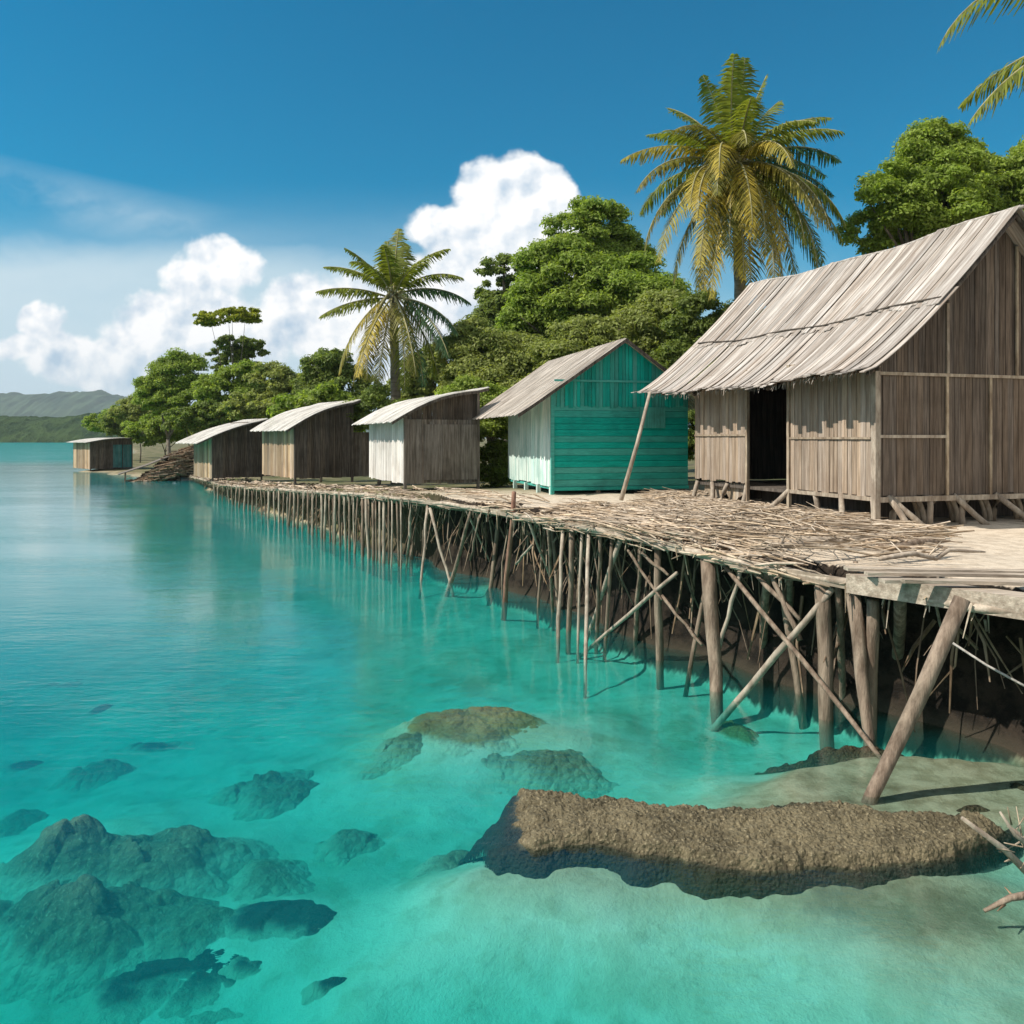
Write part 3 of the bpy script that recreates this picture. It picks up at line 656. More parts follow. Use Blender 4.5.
def x5(t, rnd, prof):
    mb = MB(); L1 = [Vector((x,.3, 2.85+.1*math.sin(x))) for x in np.linspace(1.9,3.6,6)]; mb.strip(L1, [p+Vector((0,2.6,.0)) for p in L1], .05); mb.build('dark_roof', M['grey'], t)
    mb = MB(); wall_boards(mb, (2.62,.4), (3.5,.4), lambda s: 0, lambda s: 2.75, .2, out=(0,-1), rnd=rnd); mb.build('side_annex', M['darkboard'], t)
shed('dark_hut', 'low black-walled shed with narrow tan front and slanting white roof at the jetty\'s far end', -15.5, 44, R(37), .92, 2.6, 3.2, 2.72-.92, 3.95-.92, M['tan'], M['darkboard'], M['roofmetal'], 45, bulge=.15, ovx=.9, extra=x5)
def x6(t, rnd, prof):
    for k, x in enumerate((1.9, 2.75)):
        mb = MB(); wall_boards(mb, (x,-.06), (x+.78,-.06), lambda s: .1, lambda s: 2.15, .2, out=(0,-1), rnd=rnd); mb.build('door', M['farteal'], t)
shed('shore_hut', 'smallest hut at the far left end of the shore with dull teal doors', -37.2, 75, R(45), .25, 3.6, 4.4, 2.35, 2.75, M['tan'], M['darkboard'], M['roofmetal'], 47, bulge=.15, ovx=.5, extra=x6)
# fallen lean-to and debris between the last huts
rnd = random.Random(51)
c0 = atp(165, 466, 60)
t = tag(empty('collapsed_leanto', (c0.x, c0.y, gz(c0.x, c0.y)), R(30)), 'collapsed lean-to with slanting grey sheet over stacked wood, between the two farthest huts', 'lean-to')
mb = MB(); mb.strip([Vector((-3.0,0,.9)),Vector((-1.2,0,1.5)),Vector((1.2,0,2.5))], [Vector((-2.8,2.4,.9)),Vector((-1.0,2.4,1.5)),Vector((1.4,2.4,2.5))], .06); mb.build('sheet_roof', M['grey'], t)
for x, z in ((-2.6,1.0),(-.2,1.9),(1.0,2.4)):
    s_ = MB(); s_.tube([(x,.1,-.3),(x+.05,.1,z)], .06, 6); s_.build('post', M['post'], t)
tw = MB()
for i in range(900):
    x = rnd.uniform(-2.9,4.4); h = 2.5*math.exp(-((x-1.6)/2.2)**2)*rnd.random()**.5; a = rnd.uniform(-.5,.5); l = rnd.uniform(.5,1.6)
    y = rnd.uniform(-.9,1.2)
    tw.tube([(x-l/2*math.cos(a),y,h),(x+l/2*math.cos(a),y+rnd.uniform(-.5,.5),h+l/2*math.sin(a)+.1)], rnd.uniform(.03,.07), 5)
tg = tw.build('driftwood_heap', M['post']); tg.location = (c0.x, c0.y, gz(c0.x, c0.y)+.05); tg.rotation_euler[2] = R(30)
tag(tg, 'heap of jumbled driftwood under the collapsed lean-to', 'driftwood', kind='stuff')

# ------------------------------------------------------------------ the jetty
rnd = random.Random(61)
J = [Vector(e) for e in EDGE[NEAR0:-3]]
jt = tag(empty('boardwalk', (J[5].x, J[5].y, 0)), 'long crooked boardwalk of sticks and planks on wooden posts along the shore', 'boardwalk')
o0 = jt.location.copy()
def resample(P, step):
    out = [P[0]]
    for a, b in zip(P, P[1:]):
        n = max(1, int((b-a).length/step))
        for k in range(1, n+1): out.append(a.lerp(b, k/n))
    return out
JS = resample(J, .35)
# smooth
for _ in range(3): JS = [JS[0]] + [(JS[i-1]+JS[i]*2+JS[i+1])/4 for i in range(1, len(JS)-1)] + [JS[-1]]
TAN = [(JS[min(i+1,len(JS)-1)]-JS[max(i-1,0)]).normalized() for i in range(len(JS))]
NRM = [Vector((-t_.y, t_.x, 0)).normalized() for t_ in TAN]      # points inland
if shore(np.array([(JS[20]+NRM[20]).x]), np.array([(JS[20]+NRM[20]).y]))[0][0] < 0: NRM = [-n for n in NRM]
PXS = [512+F*p.x/p.y for p in JS]
def Z(i): return JS[i].z
bed_ = MB()
bed_.strip([p + Vector((0,0,-.05))-o0 for p in JS], [p + n*1.5 + Vector((0,0,-.36))-o0 for p, n in zip(JS, NRM)], .10)
bed_.build('deck_bed', M['deckdark'], jt)
stk = MB()
ang = 0
NI = len(JS)
for k in range(7500):
    i = rnd.randrange(0, NI-1)
    # more sticks where the jetty is near
    if JS[i].y > 13.5 and rnd.random() < .88: continue
    inn = rnd.random()**1.3*2.3 - .07
    p = JS[i] + NRM[i]*inn; a = rnd.gauss(0,.16) + (rnd.choice((0,0,0,1.2)) if rnd.random() < .15 else 0)
    tt = Matrix.Rotation(a, 3, 'Z') @ TAN[i]; tt.normalize()
    l = rnd.uniform(.25,1.0); r = rnd.uniform(.005,.019)*(1+max(0,p.y-12)*.03)
    if p.x > 3.25: continue
    edge = max(0, 1-inn/.25)
    zz = JS[i].z + rnd.uniform(-.03,.035) - edge*rnd.uniform(0,.17)
    c = Vector((p.x,p.y,zz)) - o0
    dz = rnd.gauss(0,.02)
    stk.tube([c-tt*l/2-Vector((0,0,dz)), c+Vector((rnd.uniform(-.02,.02),rnd.uniform(-.02,.02),.01)), c+tt*l/2+Vector((0,0,dz))], [r*.8,r,r*.6], 5)
for k in range(900):     # ends and roots hanging under the edge
    i = rnd.randrange(0, NI-1); p = JS[i] + NRM[i]*rnd.uniform(-.05,.25); l = rnd.uniform(.06,.42)*rnd.random()**.5
    c = Vector((p.x,p.y,JS[i].z-.08)) - o0
    stk.tube([c, c+Vector((rnd.uniform(-.07,.07), rnd.uniform(-.05,.05), -l))], [.012,.004], 4)
for k in range(1500):    # ragged cross sticks along the edge
    i = rnd.randrange(0, NI-1); p = JS[i] + NRM[i]*rnd.uniform(-.03,.3)
    if p.x > 3.25 or (p.y > 15 and rnd.random() < .7): continue
    a = rnd.uniform(-1.5,1.5); tt = Matrix.Rotation(a, 3, 'Z') @ TAN[i]; tt = (tt + Vector((0,0,rnd.gauss(0,.12)))).normalized(); l = rnd.uniform(.1,.45); r = rnd.uniform(.005,.016)
    c = Vector((p.x,p.y,JS[i].z - rnd.uniform(0,.2))) - o0
    stk.tube([c-tt*l/2, c+Vector((0,0,rnd.uniform(-.02,.02))), c+tt*l/2], [r,r,r*.5], 4)
tag(stk.build('brushwood_decking', M['stick'], jt), kind='stuff')
# long edge logs
for i0 in range(0, NI-8, 7):
    lg = MB(); seg = [JS[min(i0+k, NI-1)] - o0 + NRM[min(i0+k,NI-1)]*rnd.uniform(.0,.05) + Vector((0,0,-.10+rnd.uniform(-.02,.02))) for k in range(0, 10)]
    lg.tube(seg, [rnd.uniform(.035,.06)]*len(seg), 7); lg.build('edge_log', M['stick'], jt, True)
# plank deck at the near right
A0 = on(846, 577, 1.60); A1 = on(1024, 603, 1.60); dr = (A1-A0).normalized(); A1e = A1 + dr*3.5
nr = Vector((-dr.y, dr.x, 0)); nr = nr if nr.y > 0 else -nr
eb = MB(); L1 = [A0 - o0 + Vector((0,0,.03)), A0.lerp(A1e,.35) - o0 + Vector((0,0,.045)), A1e - o0 + Vector((0,0,.03))]
eb.strip(L1, [p + nr*.28 for p in L1], .19); eb.build('edge_beam', M['plank'], jt)
for k in (0,1,2,4):
    a = on((848,868,885,852,905,860,880)[k], (577,582,588,572,592,568,565)[k], 1.6)
    d = Vector((1, rnd.gauss(-.02,.03), 0)).normalized(); w = rnd.uniform(.10,.18); l = rnd.uniform(3.5,5.2)
    pk = MB(); z0 = 1.665 + rnd.uniform(0,.03) + .004*k; n_ = Vector((-d.y,d.x,0))*w
    P0 = Vector((a.x,a.y,z0))-o0
    pk.strip([P0, P0+d*l*.5+Vector((0,0,-.02)), P0+d*l], [P0+n_, P0+n_+d*l*.5+Vector((0,0,-.02)), P0+n_+d*l], .03); pk.build('plank', M['plank'], jt)
# posts read off the photograph: (top column,row, foot column,row, radius top, radius foot, kind)
POSTS = [(708,560,716,690,.10,.07,'post'),(658,548,660,660,.05,.055,'post'),(822,576,827,718,.085,.075,'post'),(853,594,869,738,.075,.05,'post'),(873,600,871,728,.06,.07,'post'),
         (514,492,505,602,.04,.05,'redpost'),(472,508,451,583,.03,.05,'post'),(430,508,449,581,.035,.03,'pole'),(428,504,421,580,.03,.03,'pole'),(412,499,407,566,.035,.03,'pole'),
         (563,531,558,637,.03,.03,'pole'),(572,531,569,630,.045,.04,'post'),(589,531,586,658,.03,.025,'pole'),(600,532,597,632,.03,.03,'post'),(548,524,552,612,.03,.03,'post'),(640,548,636,640,.03,.04,'post'),
         (582,530,578,640,.022,.022,'pole'),(612,536,606,640,.025,.03,'post'),(768,566,762,668,.05,.05,'post'),(790,570,786,660,.035,.04,'post'),(900,600,897,690,.06,.06,'post'),(838,585,842,700,.04,.04,'post')]
BRACES = [(833,588,737,701,.034,.045,'pole'),(724,565,876,752,.028,.022,'post'),(741,568,719,650,.025,.025,'pole'),(747,566,800,620,.03,.022,'post'),(621,538,591,628,.04,.03,'pole'),(528,519,560,602,.028,.022,'pole'),
          (677,573,598,641,.026,.026,'pole'),(628,550,662,600,.022,.02,'post'),(662,596,702,645,.022,.02,'post'),(466,510,496,574,.022,.02,'pole'),(532,545,516,564,.02,.02,'pole'),(640,552,668,575,.02,.02,'post'),(770,570,800,640,.03,.03,'post'),(480,515,470,560,.02,.02,'post')]
def edgeD(px): return float(np.interp(px, PXS, [p.y for p in JS])) if px < 1020 else JS[-1].y
def add_post(px, py, qx, qy, r0, r1, mk, nm, water=True):
    a = atp(px, py, edgeD(px) + .12)
    b = on(qx, qy, 0.0) if water else atp(qx, qy, edgeD(qx)+.05)
    d = (b-a)
    e = b + d*(.6/max(.4, abs(d.z))) if water else b
    s_ = MB(); mid = [a.lerp(e, u) + Vector((rnd.uniform(-.02,.02),)*2 + (0,)) for u in (.2,.4,.6,.8)]
    pts = [a] + mid + [e]
    s_.tube([p-o0 for p in pts], [r0 + (r1-r0)*u + rnd.uniform(-.003,.003) for u in (0,.2,.4,.6,.8,1)], 9); s_.build(nm, M[mk], jt, True)
for p in POSTS: add_post(*p, 'post')
for p in BRACES: add_post(*p, 'brace', water=(p[3] > 560 and p[3] not in (620,600,645,564,575,650,640,560) ))
# close-set thin stakes at the far part, and inner stakes
k = 0; px = 214
while px < 402 and k < 52:
    D = edgeD(px) + rnd.uniform(.0,.25); j = min(range(NI), key=lambda i: abs(PXS[i]-px)); zt_ = JS[j].z-.03
    a = at(px, D, zt_); b = at(px+rnd.gauss(0,1.6), D+rnd.uniform(-.25,.2), -.5)
    s_ = MB(); s_.tube([p-o0 for p in wobble(a,b,4,.02,rnd)], rnd.uniform(.02,.042)*(1+.01*(D-20)), 6); s_.build('stake', M['pole' if rnd.random() < .45 else 'post'], jt, True)
    px += rnd.uniform(2.6,5.2); k += 1
for k in range(40):
    i = rnd.randrange(18, NI-6); p = JS[i] + NRM[i]*rnd.uniform(.5,1.5)
    a = Vector((p.x,p.y,JS[i].z-.1)); b = Vector((p.x+rnd.gauss(0,.25),p.y+rnd.gauss(0,.25),-.5))
    s_ = MB(); s_.tube([q-o0 for q in wobble(a,b,4,.03,rnd)], rnd.uniform(.02,.05), 6); s_.build('stake', M['post'], jt, True)
rt = MB()
for k in range(900):     # roots and fallen sticks against the bank
    i = rnd.randrange(0, NI-4); inn = rnd.uniform(.35,1.25); p = JS[i] + NRM[i]*inn
    zt_ = JS[i].z - rnd.uniform(.12,.5); l = rnd.uniform(.3,1.3); r = rnd.uniform(.006,.022)
    a = Vector((p.x,p.y,zt_)); b = a + Vector((rnd.gauss(0,.25), rnd.gauss(-.05,.2), -l))
    rt.tube([a-o0, a.lerp(b,.5)-o0+Vector((rnd.gauss(0,.04),rnd.gauss(0,.04),0)), b-o0], [r,r,r*.5], 4)
tag(rt.build('root_tangle', M['post'], jt), kind='stuff')
# the big leaning prop
lp = MB(); a = on(955,596,1.62); a.y -= .12; b = on(871,797,-.02)
lp.tube([b+(b-a)*.12, b, b.lerp(a,.5)+Vector((.02,0,0)), a], [.055,.06,.068,.07], 10)
tag(lp.build('leaning_pole', M['post'], smooth=True), 'thick bare pole propped diagonally from the reef sand up to the plank edge', 'pole')
rp = MB(); a = atp(945,638,7.9); b = atp(1032,690,7.2); rp.tube([a, a.lerp(b,.5)+Vector((0,0,-.02)), b], .011, 6)
tag(rp.build('rope', M['rope'], smooth=True), 'thin pale rope slanting under the plank edge at the right', 'rope')

# ------------------------------------------------------------------ brushwood on the deck in front of the thatched hut
rnd = random.Random(71); bp = MB()
def heap(x, y):
    return .26*math.exp(-(((x-3.6)/1.6)**2+((y-12.5)/2.6)**2)) + .10*math.exp(-(((x-4.6)/.9)**2+((y-11.2)/.8)**2))
for k in range(6000):
    px = rnd.uniform(560, 935); py = 492 + abs(rnd.gauss(0,1))*24
    if py > 560: continue
    if px > 860 and py < 527: continue
    if px < 650 and py < 505: continue
    p = on(px, py, 1.66)
    sd_, hh_ = shore(np.array([p.x]), np.array([p.y]))
    if sd_[0] < .1: continue
    l = rnd.uniform(.2,1.0); a = rnd.gauss(2.0 if px > 760 else 2.25, .55); r = rnd.uniform(.004,.017)
    if px > 830: a = rnd.gauss(2.8,.3)
    z0 = 1.65 + heap(p.x,p.y)*rnd.random()**.6 + rnd.uniform(0,.04)
    d = Vector((math.cos(a), math.sin(a), rnd.gauss(0,.10)))
    c = Vector((p.x,p.y,z0)); bend = Vector((rnd.gauss(0,.05),rnd.gauss(0,.05),rnd.uniform(-.02,.04)))
    bp.tube([c-d*l/2, c+bend, c+d*l/2], [r*.7,r,r*.4], 4)
tag(bp.build('brushwood', M['stick']), 'tangled heap of dry sticks and brush in front of the thatched hut', 'brushwood', kind='stuff')
BR = [(770,545,905,538,.04,'long pale branch lying beside the edge in front of the hut corner'),(690,520,790,528,.035,'bent branch across the middle of the brushwood'),(880,559,985,552,.03,'grey driftwood log lying on the sand beside the planks'),
      (640,512,700,500,.04,'short stout branch lying beside the foot of the leaning bamboo pole'),(880,546,950,541,.05,'thick dark driftwood branch on the sand below the hut corner')]
for x0, y0, x1, y1, r, lb in BR:
    a = on(x0,y0,1.72); b = on(x1,y1,1.72); s_ = MB(); s_.tube(wobble(a,b,7,.05,rnd), [r*.7,r,r,r*.9,r*.8,r*.6,r*.3], 7)
    for q in range(3):
        u = rnd.uniform(.2,.9); c = a.lerp(b,u); s_.tube([c, c+Vector((rnd.uniform(-.3,.3),rnd.uniform(-.2,.2),rnd.uniform(.03,.15)))], [r*.4,.005], 5)
    tag(s_.build('driftwood_branch', M['stick' if r < .05 else 'post'], smooth=True), lb, 'branch')

# ------------------------------------------------------------------ reef
top_ = [(478,800),(490,788),(520,783),(560,788),(600,797),(700,801),(800,804),(900,808),(985,811),(1060,815)]
bot_ = [(478,822),(491,836),(531,846),(565,838),(597,838),(634,852),(714,862),(759,866),(805,860),(850,862),(925,856),(1010,839),(1060,832)]
def cell(X, Y, s, seed):
    rs = np.random.RandomState(seed); jx = rs.rand(128,128); jy = rs.rand(128,128); hh = rs.rand(128,128)
    xi = np.floor(X/s).astype(int); yi = np.floor(Y/s).astype(int); best = np.full(X.shape, 9.); hb = np.zeros(X.shape)
    for a in (-1,0,1):
        for b in (-1,0,1):
            cx_ = xi+a; cy_ = yi+b; dx = X/s-(cx_+jx[cx_%128,cy_%128]); dy = Y/s-(cy_+jy[cx_%128,cy_%128]); d = np.hypot(dx,dy)
            m_ = d < best; best = np.where(m_, d, best); hb = np.where(m_, hh[cx_%128,cy_%128], hb)
    return best, hb
RXs = np.arange(-.95, 4.2, .0125); RYs = np.arange(5.15, 8.0, .0125)
RX, RY = np.meshgrid(RXs, RYs); ZP = .035
U = 512 + F*RX/RY; ROW = HOR + F*(HC-ZP)/RY
U = U + 7*vnoise(RX, RY, .30, 61) + 3*vnoise(RX, RY, .10, 62)
ROW = ROW + 4.5*vnoise(RX, RY, .38, 63) + 3.0*vnoise(RX, RY, .15, 64) + 1.5*vnoise(RX, RY, .06, 65)
tb = np.interp(U, [a for a,b in top_], [b for a,b in top_]); bb = np.interp(U, [a for a,b in bot_], [b for a,b in bot_])
pinch = sstep(1022, 960, U)*sstep(468, 500, U)
mid_ = (tb+bb)/2; tb = mid_ + (tb-mid_)*(.25+.75*pinch); bb = mid_ + (bb-mid_)*(.25+.75*pinch)
vv = (ROW-tb)/np.maximum(bb-tb, 4)
ends = sstep(446, 530, U)*sstep(1032, 980, U)
Rel = sstep(-.22, .14, vv)*(1-sstep(.90, 1.14, vv)**.8)
bedz = ground_z(RX, RY)
plate = ZP - .10*sstep(545, 480, U) + .03*vnoise(RX, RY, .5, 9) - .05*sstep(.25, -.1, vv)
d1, h1 = cell(RX, RY, .036, 1); d2, h2 = cell(RX, RY, .12, 2)
grain = np.clip(1-d1**2*1.2, 0, 1)*(.012+.022*h1) + np.clip(1-d2**2, 0, 1)*(.015+.025*h2)
W = Rel*ends
hgt_ = bedz - .02 + (plate - bedz + grain + .02)*W + grain*.6*sstep(.0,.2,W)*(1-W)
keep = (W > .004)
ny_, nx_ = RX.shape
rv = np.stack([RX.ravel(), RY.ravel(), hgt_.ravel()], 1)
ii = np.arange(nx_*ny_).reshape(ny_, nx_)
kq = (keep[:-1,:-1] & keep[1:,:-1] & keep[1:,1:] & keep[:-1,1:]).ravel()
fq = np.stack([ii[:-1,:-1].ravel(), ii[:-1,1:].ravel(), ii[1:,1:].ravel(), ii[1:,:-1].ravel()], 1)[kq]
used_ = np.unique(fq); remap = np.zeros(nx_*ny_, int); remap[used_] = np.arange(len(used_)); fq = remap[fq]; rv = rv[used_]
cen = rv.mean(0)
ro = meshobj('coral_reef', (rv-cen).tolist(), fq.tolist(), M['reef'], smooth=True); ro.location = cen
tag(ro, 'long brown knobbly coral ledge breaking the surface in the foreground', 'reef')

def rock(px, py, rx, ry, top, mat, label, seed, cat='rock', name='coral_rock', group='coral rocks and patches in the lagoon', hmin=.12):
    z = -.8
    for _ in range(8):
        p = on(px, py, z); b = gz(p.x, p.y); h = max(hmin, min(top-b, (.55 if mat is not M['rockdark'] else .2)*rx*p.y/F)); z = b + h*.5
    p = on(px, py, z); s = p.y/F; Rx = rx*s; Ry = ry*p.y*p.y/(F*(HC-z)); base = gz(p.x,p.y); Rx *= 1.22; Ry *= 1.22
    n, k = 190, 64
    A, PH = np.meshgrid(np.linspace(0, 2*math.pi, n, endpoint=False), np.linspace(0, 1, k+1)); rr = 1-PH
    ca, sa = np.cos(A), np.sin(A); o1 = seed*13.7
    out = 1 + .42*vnoise(ca*1.2+o1, sa*1.2+o1, 1.0, 31) + (.26*vnoise(ca*2.6+o1, sa*2.6+o1, 1.0, 32) + .16*vnoise(ca*7+o1, sa*7+o1, 1.0, 33))*rr**3
    qx = ca*rr*out*Rx*1.12; qy = sa*rr*out*Ry*1.12
    hz = sstep(0, 1, 1-rr)**.8
    g1, h1 = cell(qx+o1, qy+o1, .085, 41); g2, h2 = cell(qx+o1, qy+o1, .30, 42)
    lump = .62 + .45*np.clip(1-g2**2, 0, 1)*h2 + .40*vnoise(qx+o1, qy+o1, .55, 43)
    fine = np.clip(1-g1**2, 0, 1)*(.02+.035*h1)
    qz = h*hz*lump + fine*np.clip(hz*4, 0, 1)*min(1, h*3) - .06
    qz = qz + ground_z(p.x+qx, p.y+qy) - base
    v = np.stack([qx.ravel(), qy.ravel(), qz.ravel()], 1).tolist(); f = []
    for j in range(k):
        for i in range(n):
            i2 = (i+1)%n; f.append((j*n+i, j*n+i2, (j+1)*n+i2, (j+1)*n+i))
    o = meshobj(name, v, f, mat, smooth=True); o.location = (p.x,p.y,base)
    return tag(o, label, cat, group)
RK = [(268,783,48,20,-0.12,'rock','rounded brown coral rock alone in the clear water left of the ledge'),
      (92,766,42,12,-0.12,'rock','flat pale coral rock near the left side, above the big shoals'),
      (110,840,110,26,-0.09,'rock','long shoal of pale coral rock, the larger upper one at the left'),
      (60,905,110,38,-0.09,'rock','greenish coral shoal lowest at the left edge with a dark flank'),
      (5,818,40,16,-0.08,'rock','brown rock cut by the left edge above the long shoals'),
      (188,860,30,10,-0.12,'rock','small brown coral knob at the right end of the long shoal'),
      (340,840,34,15,-0.2,'rock','small round coral rock in open turquoise water'),
      (275,868,40,22,-0.18,'rock','speckled coral rock right of the long shoals'),
      (452,853,36,20,-0.16,'rock','blurred grey coral rock touching the left end of the ledge'),
      (120,985,170,45,-0.85,'rockdark','broad dark patch on the bed at the bottom left'),
      (230,912,110,26,-0.8,'rockdark','dark patch behind the bottom-left shoals'),
      (470,715,80,20,-0.03,'rockorange','rust coloured coral patch in the shallows between reflections and posts'),
      (395,745,34,12,-0.08,'rock','pale blurred coral patch beside the rust coloured one'),
      (738,728,26,9,-0.03,'rockorange','small rust coloured coral patch beneath the crossed braces'),
      (60,682,36,6,-0.5,'rockdark','highest thin dark patch in the water at the left'),
      (95,708,22,5,-0.6,'rockdark','small dark patch below the highest thin one at the left'),
      (150,742,30,7,-0.6,'rockdark','dark streak right of and above the flat pale rock'),
      (15,762,26,8,-0.6,'rockdark','dark patch at the left edge beside the flat pale rock'),
      (240,960,28,10,-0.7,'rockdark','small dark patch in the foreground, left of its neighbour'),
      (322,980,26,10,-0.75,'rockdark','small dark patch nearest the middle of the foreground'),
      (205,1010,44,14,-0.8,'rockdark','dark patch cut by the bottom edge'),
      (545,765,50,14,-0.08,'rock','dim coral patch just behind the left end of the ledge')]
for i, (px, py, rx, ry, h, mk, lb) in enumerate(RK): rock(px, py, rx, ry, h, M[mk], lb, i+1)
for i, (px, py, rx, ry, lb) in enumerate([(840,752,60,7,'dark brown weed patch behind the foot of the thick leaning pole'),(975,803,28,5,'thin brown weed clump lying on the sand behind the ledge'),(1015,781,18,7,'dark weed lump at the right edge on the sand')]):
    p = on(px,py,.02); o = rock(px, py, rx, ry, .06, M['weed'], lb, 40+i, 'seaweed', name='seaweed', group='weed clumps on the sand', hmin=.06)

# dead branches sticking out of the shallows at the right
rnd = random.Random(81)
def dbranch(pts, r, label, mk='pole', twigs=4):
    P = [atp(*p) for p in pts]; s_ = MB(); s_.tube(P, [r*(1-.6*i/(len(P)-1)) for i in range(len(P))], 8)
    for k in range(twigs):
        a = P[0].lerp(P[-1], rnd.uniform(.2,.8)); s_.tube([a, a+Vector((rnd.uniform(-.12,.12),rnd.uniform(-.1,.1),rnd.uniform(-.1,.15)))], [r*.35,.003], 5)
    tag(s_.build('dead_branch', M[mk], smooth=True), label, 'branch')
dbranch([(1040,885,5.6),(1005,850,5.55),(962,818,5.5)], .03, 'pale split branch rising leftwards from the right edge over the ledge')
dbranch([(1035,850,5.5),(1015,835,5.5),(1000,812,5.5)], .018, 'thin dry branch steeper and higher than the pale split one')
dbranch([(1040,893,5.4),(1010,898,5.4),(984,911,5.4)], .03, 'dark broken branch end just above the water at the right edge', 'post', 2)
dbranch([(1040,870,5.6),(1020,835,5.6),(1008,826,5.6)], .022, 'dry twiggy branch at the right edge crossing the pale one', 'pole')
for (x, y, qx, qy, lb) in ((955,668,935,600,'thin bare sticks leaning in the dark under the plank edge'),(1000,690,985,620,'stick standing in the shade at far right under the planks')):
    s_ = MB(); s_.tube([on(x,y+10,0)-Vector((0,0,.2)), atp(qx,qy,8.6)], [.02,.015], 6); tag(s_.build('stick', M['pole'], smooth=True), lb, 'stick')

# ------------------------------------------------------------------ sky with clouds
world = bpy.data.worlds.new('World'); scene.world = world; world.use_nodes = True
nt = NT(world.node_tree)
SUN_D = Vector((-.95, -.24, 0)).normalized(); SUN_E = R(47)
az = math.atan2(SUN_D.x, SUN_D.y)                       # clockwise from +Y
sky = nt.n('ShaderNodeTexSky', sky_type='NISHITA', sun_disc=False, sun_elevation=SUN_E, sun_rotation=az, air_density=1.0, dust_density=.6, ozone_density=2.0)
d = nt.n('ShaderNodeTexCoord').outputs['Generated']
sp = nt.n('ShaderNodeSeparateXYZ', {0: d}); dx, dy, dz = sp.outputs
ydiv = nt.math('MAXIMUM', dy, .05)
u = nt.math('DIVIDE', dx, ydiv); v = nt.math('DIVIDE', dz, ydiv)
skyc = nt.mix(1.0, sky.outputs[0], (.0,.97,1.20), 'MULTIPLY')
P = nt.n('ShaderNodeCombineXYZ', {0: u, 1: v, 2: 0.0}).outputs[0]
wn = nt.noise(P, 6.5, 5, .58, out=1)
wv = nt.n('ShaderNodeVectorMath', {0: wn, 1: (.5,.5,.5)}, operation='SUBTRACT').outputs[0]
wv = nt.n('ShaderNodeVectorMath', {0: wv, 'Scale': .10}, operation='SCALE').outputs[0]
PW = nt.n('ShaderNodeVectorMath', {0: P, 1: wv}, operation='ADD').outputs[0]
def field(vec, blobs, sm=.35):
    s2 = nt.n('ShaderNodeSeparateXYZ', {0: vec}); uu, vv_ = s2.outputs[0], s2.outputs[1]; acc = None
    for (bx, by, rx, ry) in blobs:
        a = nt.math('MULTIPLY', nt.math('SUBTRACT', uu, (bx-512)/F), F/rx); b = nt.math('MULTIPLY', nt.math('SUBTRACT', vv_, (HOR-by)/F), F/ry)
        e = nt.math('SUBTRACT', 1.0, nt.math('ADD', nt.math('MULTIPLY', a, a), nt.math('MULTIPLY', b, b)))
        acc = e if acc is None else nt.n('ShaderNodeMath', {0: acc, 1: e, 2: sm}, operation='SMOOTH_MAX').outputs[0]
    return acc
CU = [(484,204,40,36),(528,176,30,22),(110,352,60,22),(250,340,60,34),(150,318,34,26),(518,196,48,42),(545,205,28,46),(446,226,46,26),(488,245,66,44),(470,300,120,46),(560,270,40,70),
      (222,272,40,30),(185,285,32,24),(165,330,60,36),(215,330,60,40),(300,305,40,28),(335,325,50,45),(400,330,80,60),(46,316,26,20),(60,345,36,24),(20,350,40,20),(110,372,90,18)]
bill = nt.noise(P, 15, 4, .52)
bill2 = nt.noise(nt.n('ShaderNodeVectorMath', {0: P, 1: (-.012,.012,0)}, operation='ADD').outputs[0], 15, 4, .52)
Fd = nt.math('ADD', field(PW, CU), nt.math('MULTIPLY', nt.math('SUBTRACT', bill, .5), 1.3))
cum = nt.math('MULTIPLY', nt.rng(Fd, -.18, .42), nt.rng(v, .0, .13, .5, 1.0))
lit = nt.math('MULTIPLY', nt.math('SUBTRACT', bill, bill2), 4.0)
# shaded bases: lower part of the sky and thick middles
base = nt.rng(v, .02, .30, .0, 1.0)
big = nt.noise(PW, 7, 3, .5)
shade = nt.math('ADD', nt.math('MULTIPLY', base, .30), nt.math('ADD', nt.math('ADD', .36, nt.math('MULTIPLY', big, .55)), lit), clamp=True)
cc = nt.mix(shade, (.44,.58,.72), (1.0,1.0,1.0))
cc = nt.n('ShaderNodeVectorMath', {0: cc, 'Scale': 12.0}, operation='SCALE').outputs[0]
# thin haze veil, mostly low and left
vn = nt.noise(nt.scalev(PW, (1.0,2.6,1)), 3.0, 5, .55)
lowm = nt.rng(v, .08, .31, 1.0, 0.0); leftm = nt.rng(u, -.15, .5, 1.0, .35)
veil = nt.math('MULTIPLY', nt.math('MULTIPLY', lowm, leftm), nt.rng(vn, .25, .60, .6, 1.0))
band = nt.math('SUBTRACT', 1.0, nt.math('ABSOLUTE', nt.math('MULTIPLY', nt.math('ADD', nt.math('SUBTRACT', v, .298), nt.math('MULTIPLY', nt.math('ADD', u, .602), .228)), 26.0)), clamp=True)
streak = nt.math('MULTIPLY', nt.math('MULTIPLY', band, nt.rng(u, -.50, -.22, .5, .0)), nt.rng(vn, .35, .6))
bank = nt.math('MULTIPLY', nt.rng(nt.math('ADD', nt.math('ADD', v, nt.math('MULTIPLY', u, .04)), nt.math('MULTIPLY', nt.math('SUBTRACT', vn, .5), .10)), .17, .235, 1.0, 0.0), nt.rng(u, -.30, .0, 1.0, .30))
bank = nt.math('MULTIPLY', bank, nt.rng(vn, .2, .6, .8, 1.0))
veil = nt.math('ADD', nt.math('MAXIMUM', veil, bank), streak, clamp=True)
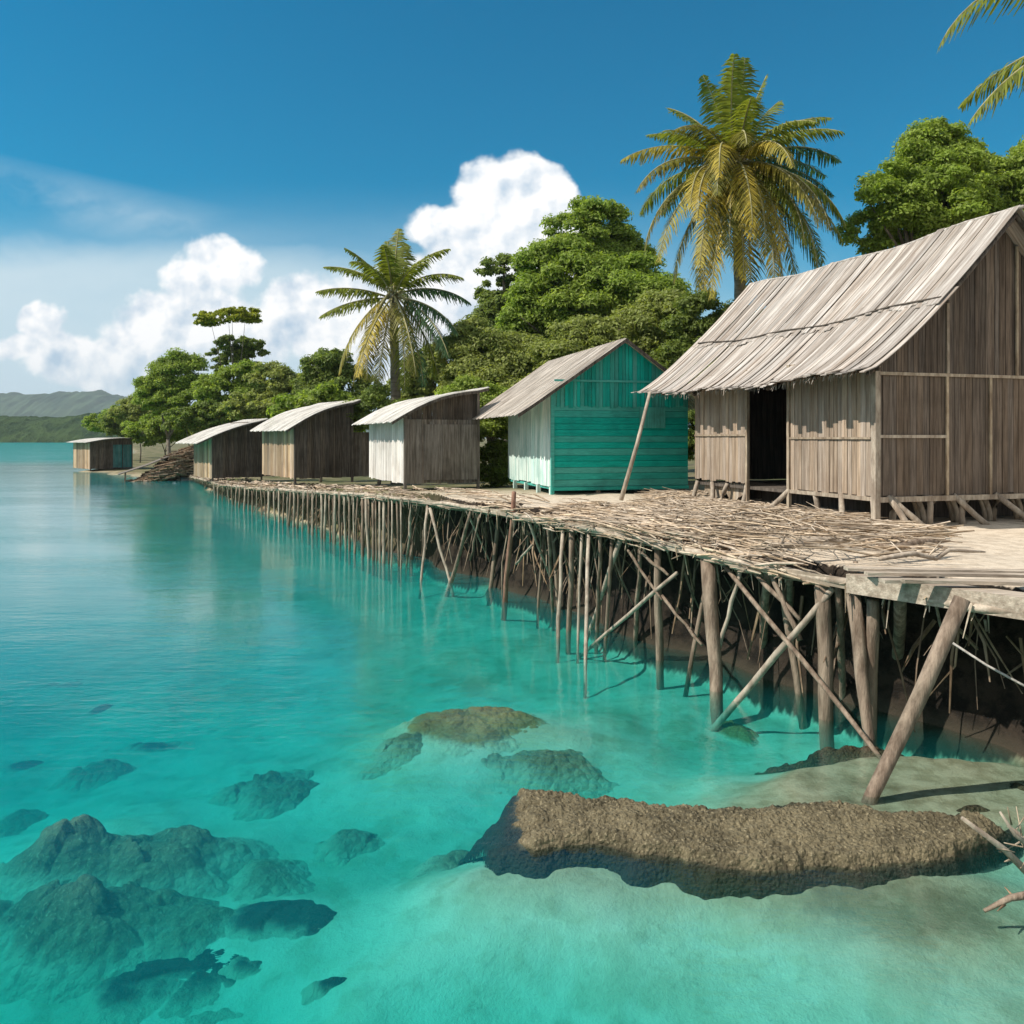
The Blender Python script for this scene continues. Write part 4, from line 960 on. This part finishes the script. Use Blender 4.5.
back_fill = nt.math('MULTIPLY', nt.rng(dy, .12, -.12), nt.rng(nt.noise(d, 2.2, 5, .6), .38, .55, .35, 1.0))  # cloud cover added behind the camera, neutral fill for the shaded gables
veil = nt.math('MULTIPLY', veil, nt.rng(dy, .0, .15))
c = nt.mix(veil, skyc, (6.6,8.4,9.4))
c = nt.mix(back_fill, c, (8.6,8.6,8.4))
c = nt.mix(nt.math('MULTIPLY', cum, nt.rng(dy, .05, .2)), c, cc)
bg = nt.n('ShaderNodeBackground', {'Color': c, 'Strength': .08})
nt.n('ShaderNodeOutputWorld', {'Surface': bg.outputs[0]})

sl = bpy.data.lights.new('sun', 'SUN'); sl.energy = 4.8; sl.angle = R(.53); sl.color = (1,.925,.82)
so = bpy.data.objects.new('sun', sl); col.objects.link(so)
sv = Vector((SUN_D.x*math.cos(SUN_E), SUN_D.y*math.cos(SUN_E), math.sin(SUN_E)))
so.rotation_euler = sv.to_track_quat('Z', 'Y').to_euler(); so.location = (-20,0,30)

m, nt = newmat('haze_air')
nt.n('ShaderNodeOutputMaterial', {'Volume': nt.n('ShaderNodeVolumePrincipled', {'Color': (.80,.90,1,1), 'Density': HAZE}).outputs[0]})
hz = MB(); hz.box((-3450,-195,-10), (3450,4950,168)); tag(hz.build('haze', m), kind='stuff')
# ------------------------------------------------------------------ camera
cd = bpy.data.cameras.new('camera'); cd.sensor_width = 36; cd.lens = F/1024*36; cd.shift_y = -(512-HOR)/1024; cd.clip_end = 9000; cd.clip_start = .05
co = bpy.data.objects.new('camera', cd); col.objects.link(co); co.location = (0,0,HC); co.rotation_euler = (R(90),0,0); scene.camera = co

scene.view_settings.view_transform = 'Standard'; scene.view_settings.look = 'None'; scene.view_settings.exposure = .18; scene.view_settings.gamma = 1
cy = scene.cycles; cy.use_denoising = True; cy.max_bounces = 8; cy.transparent_max_bounces = 24; cy.diffuse_bounces = 3; cy.glossy_bounces = 3; cy.sample_clamp_indirect = 6; cy.caustics_reflective = False; cy.caustics_refractive = False
try: cy.denoiser = 'OPENIMAGEDENOISE'
except Exception: pass
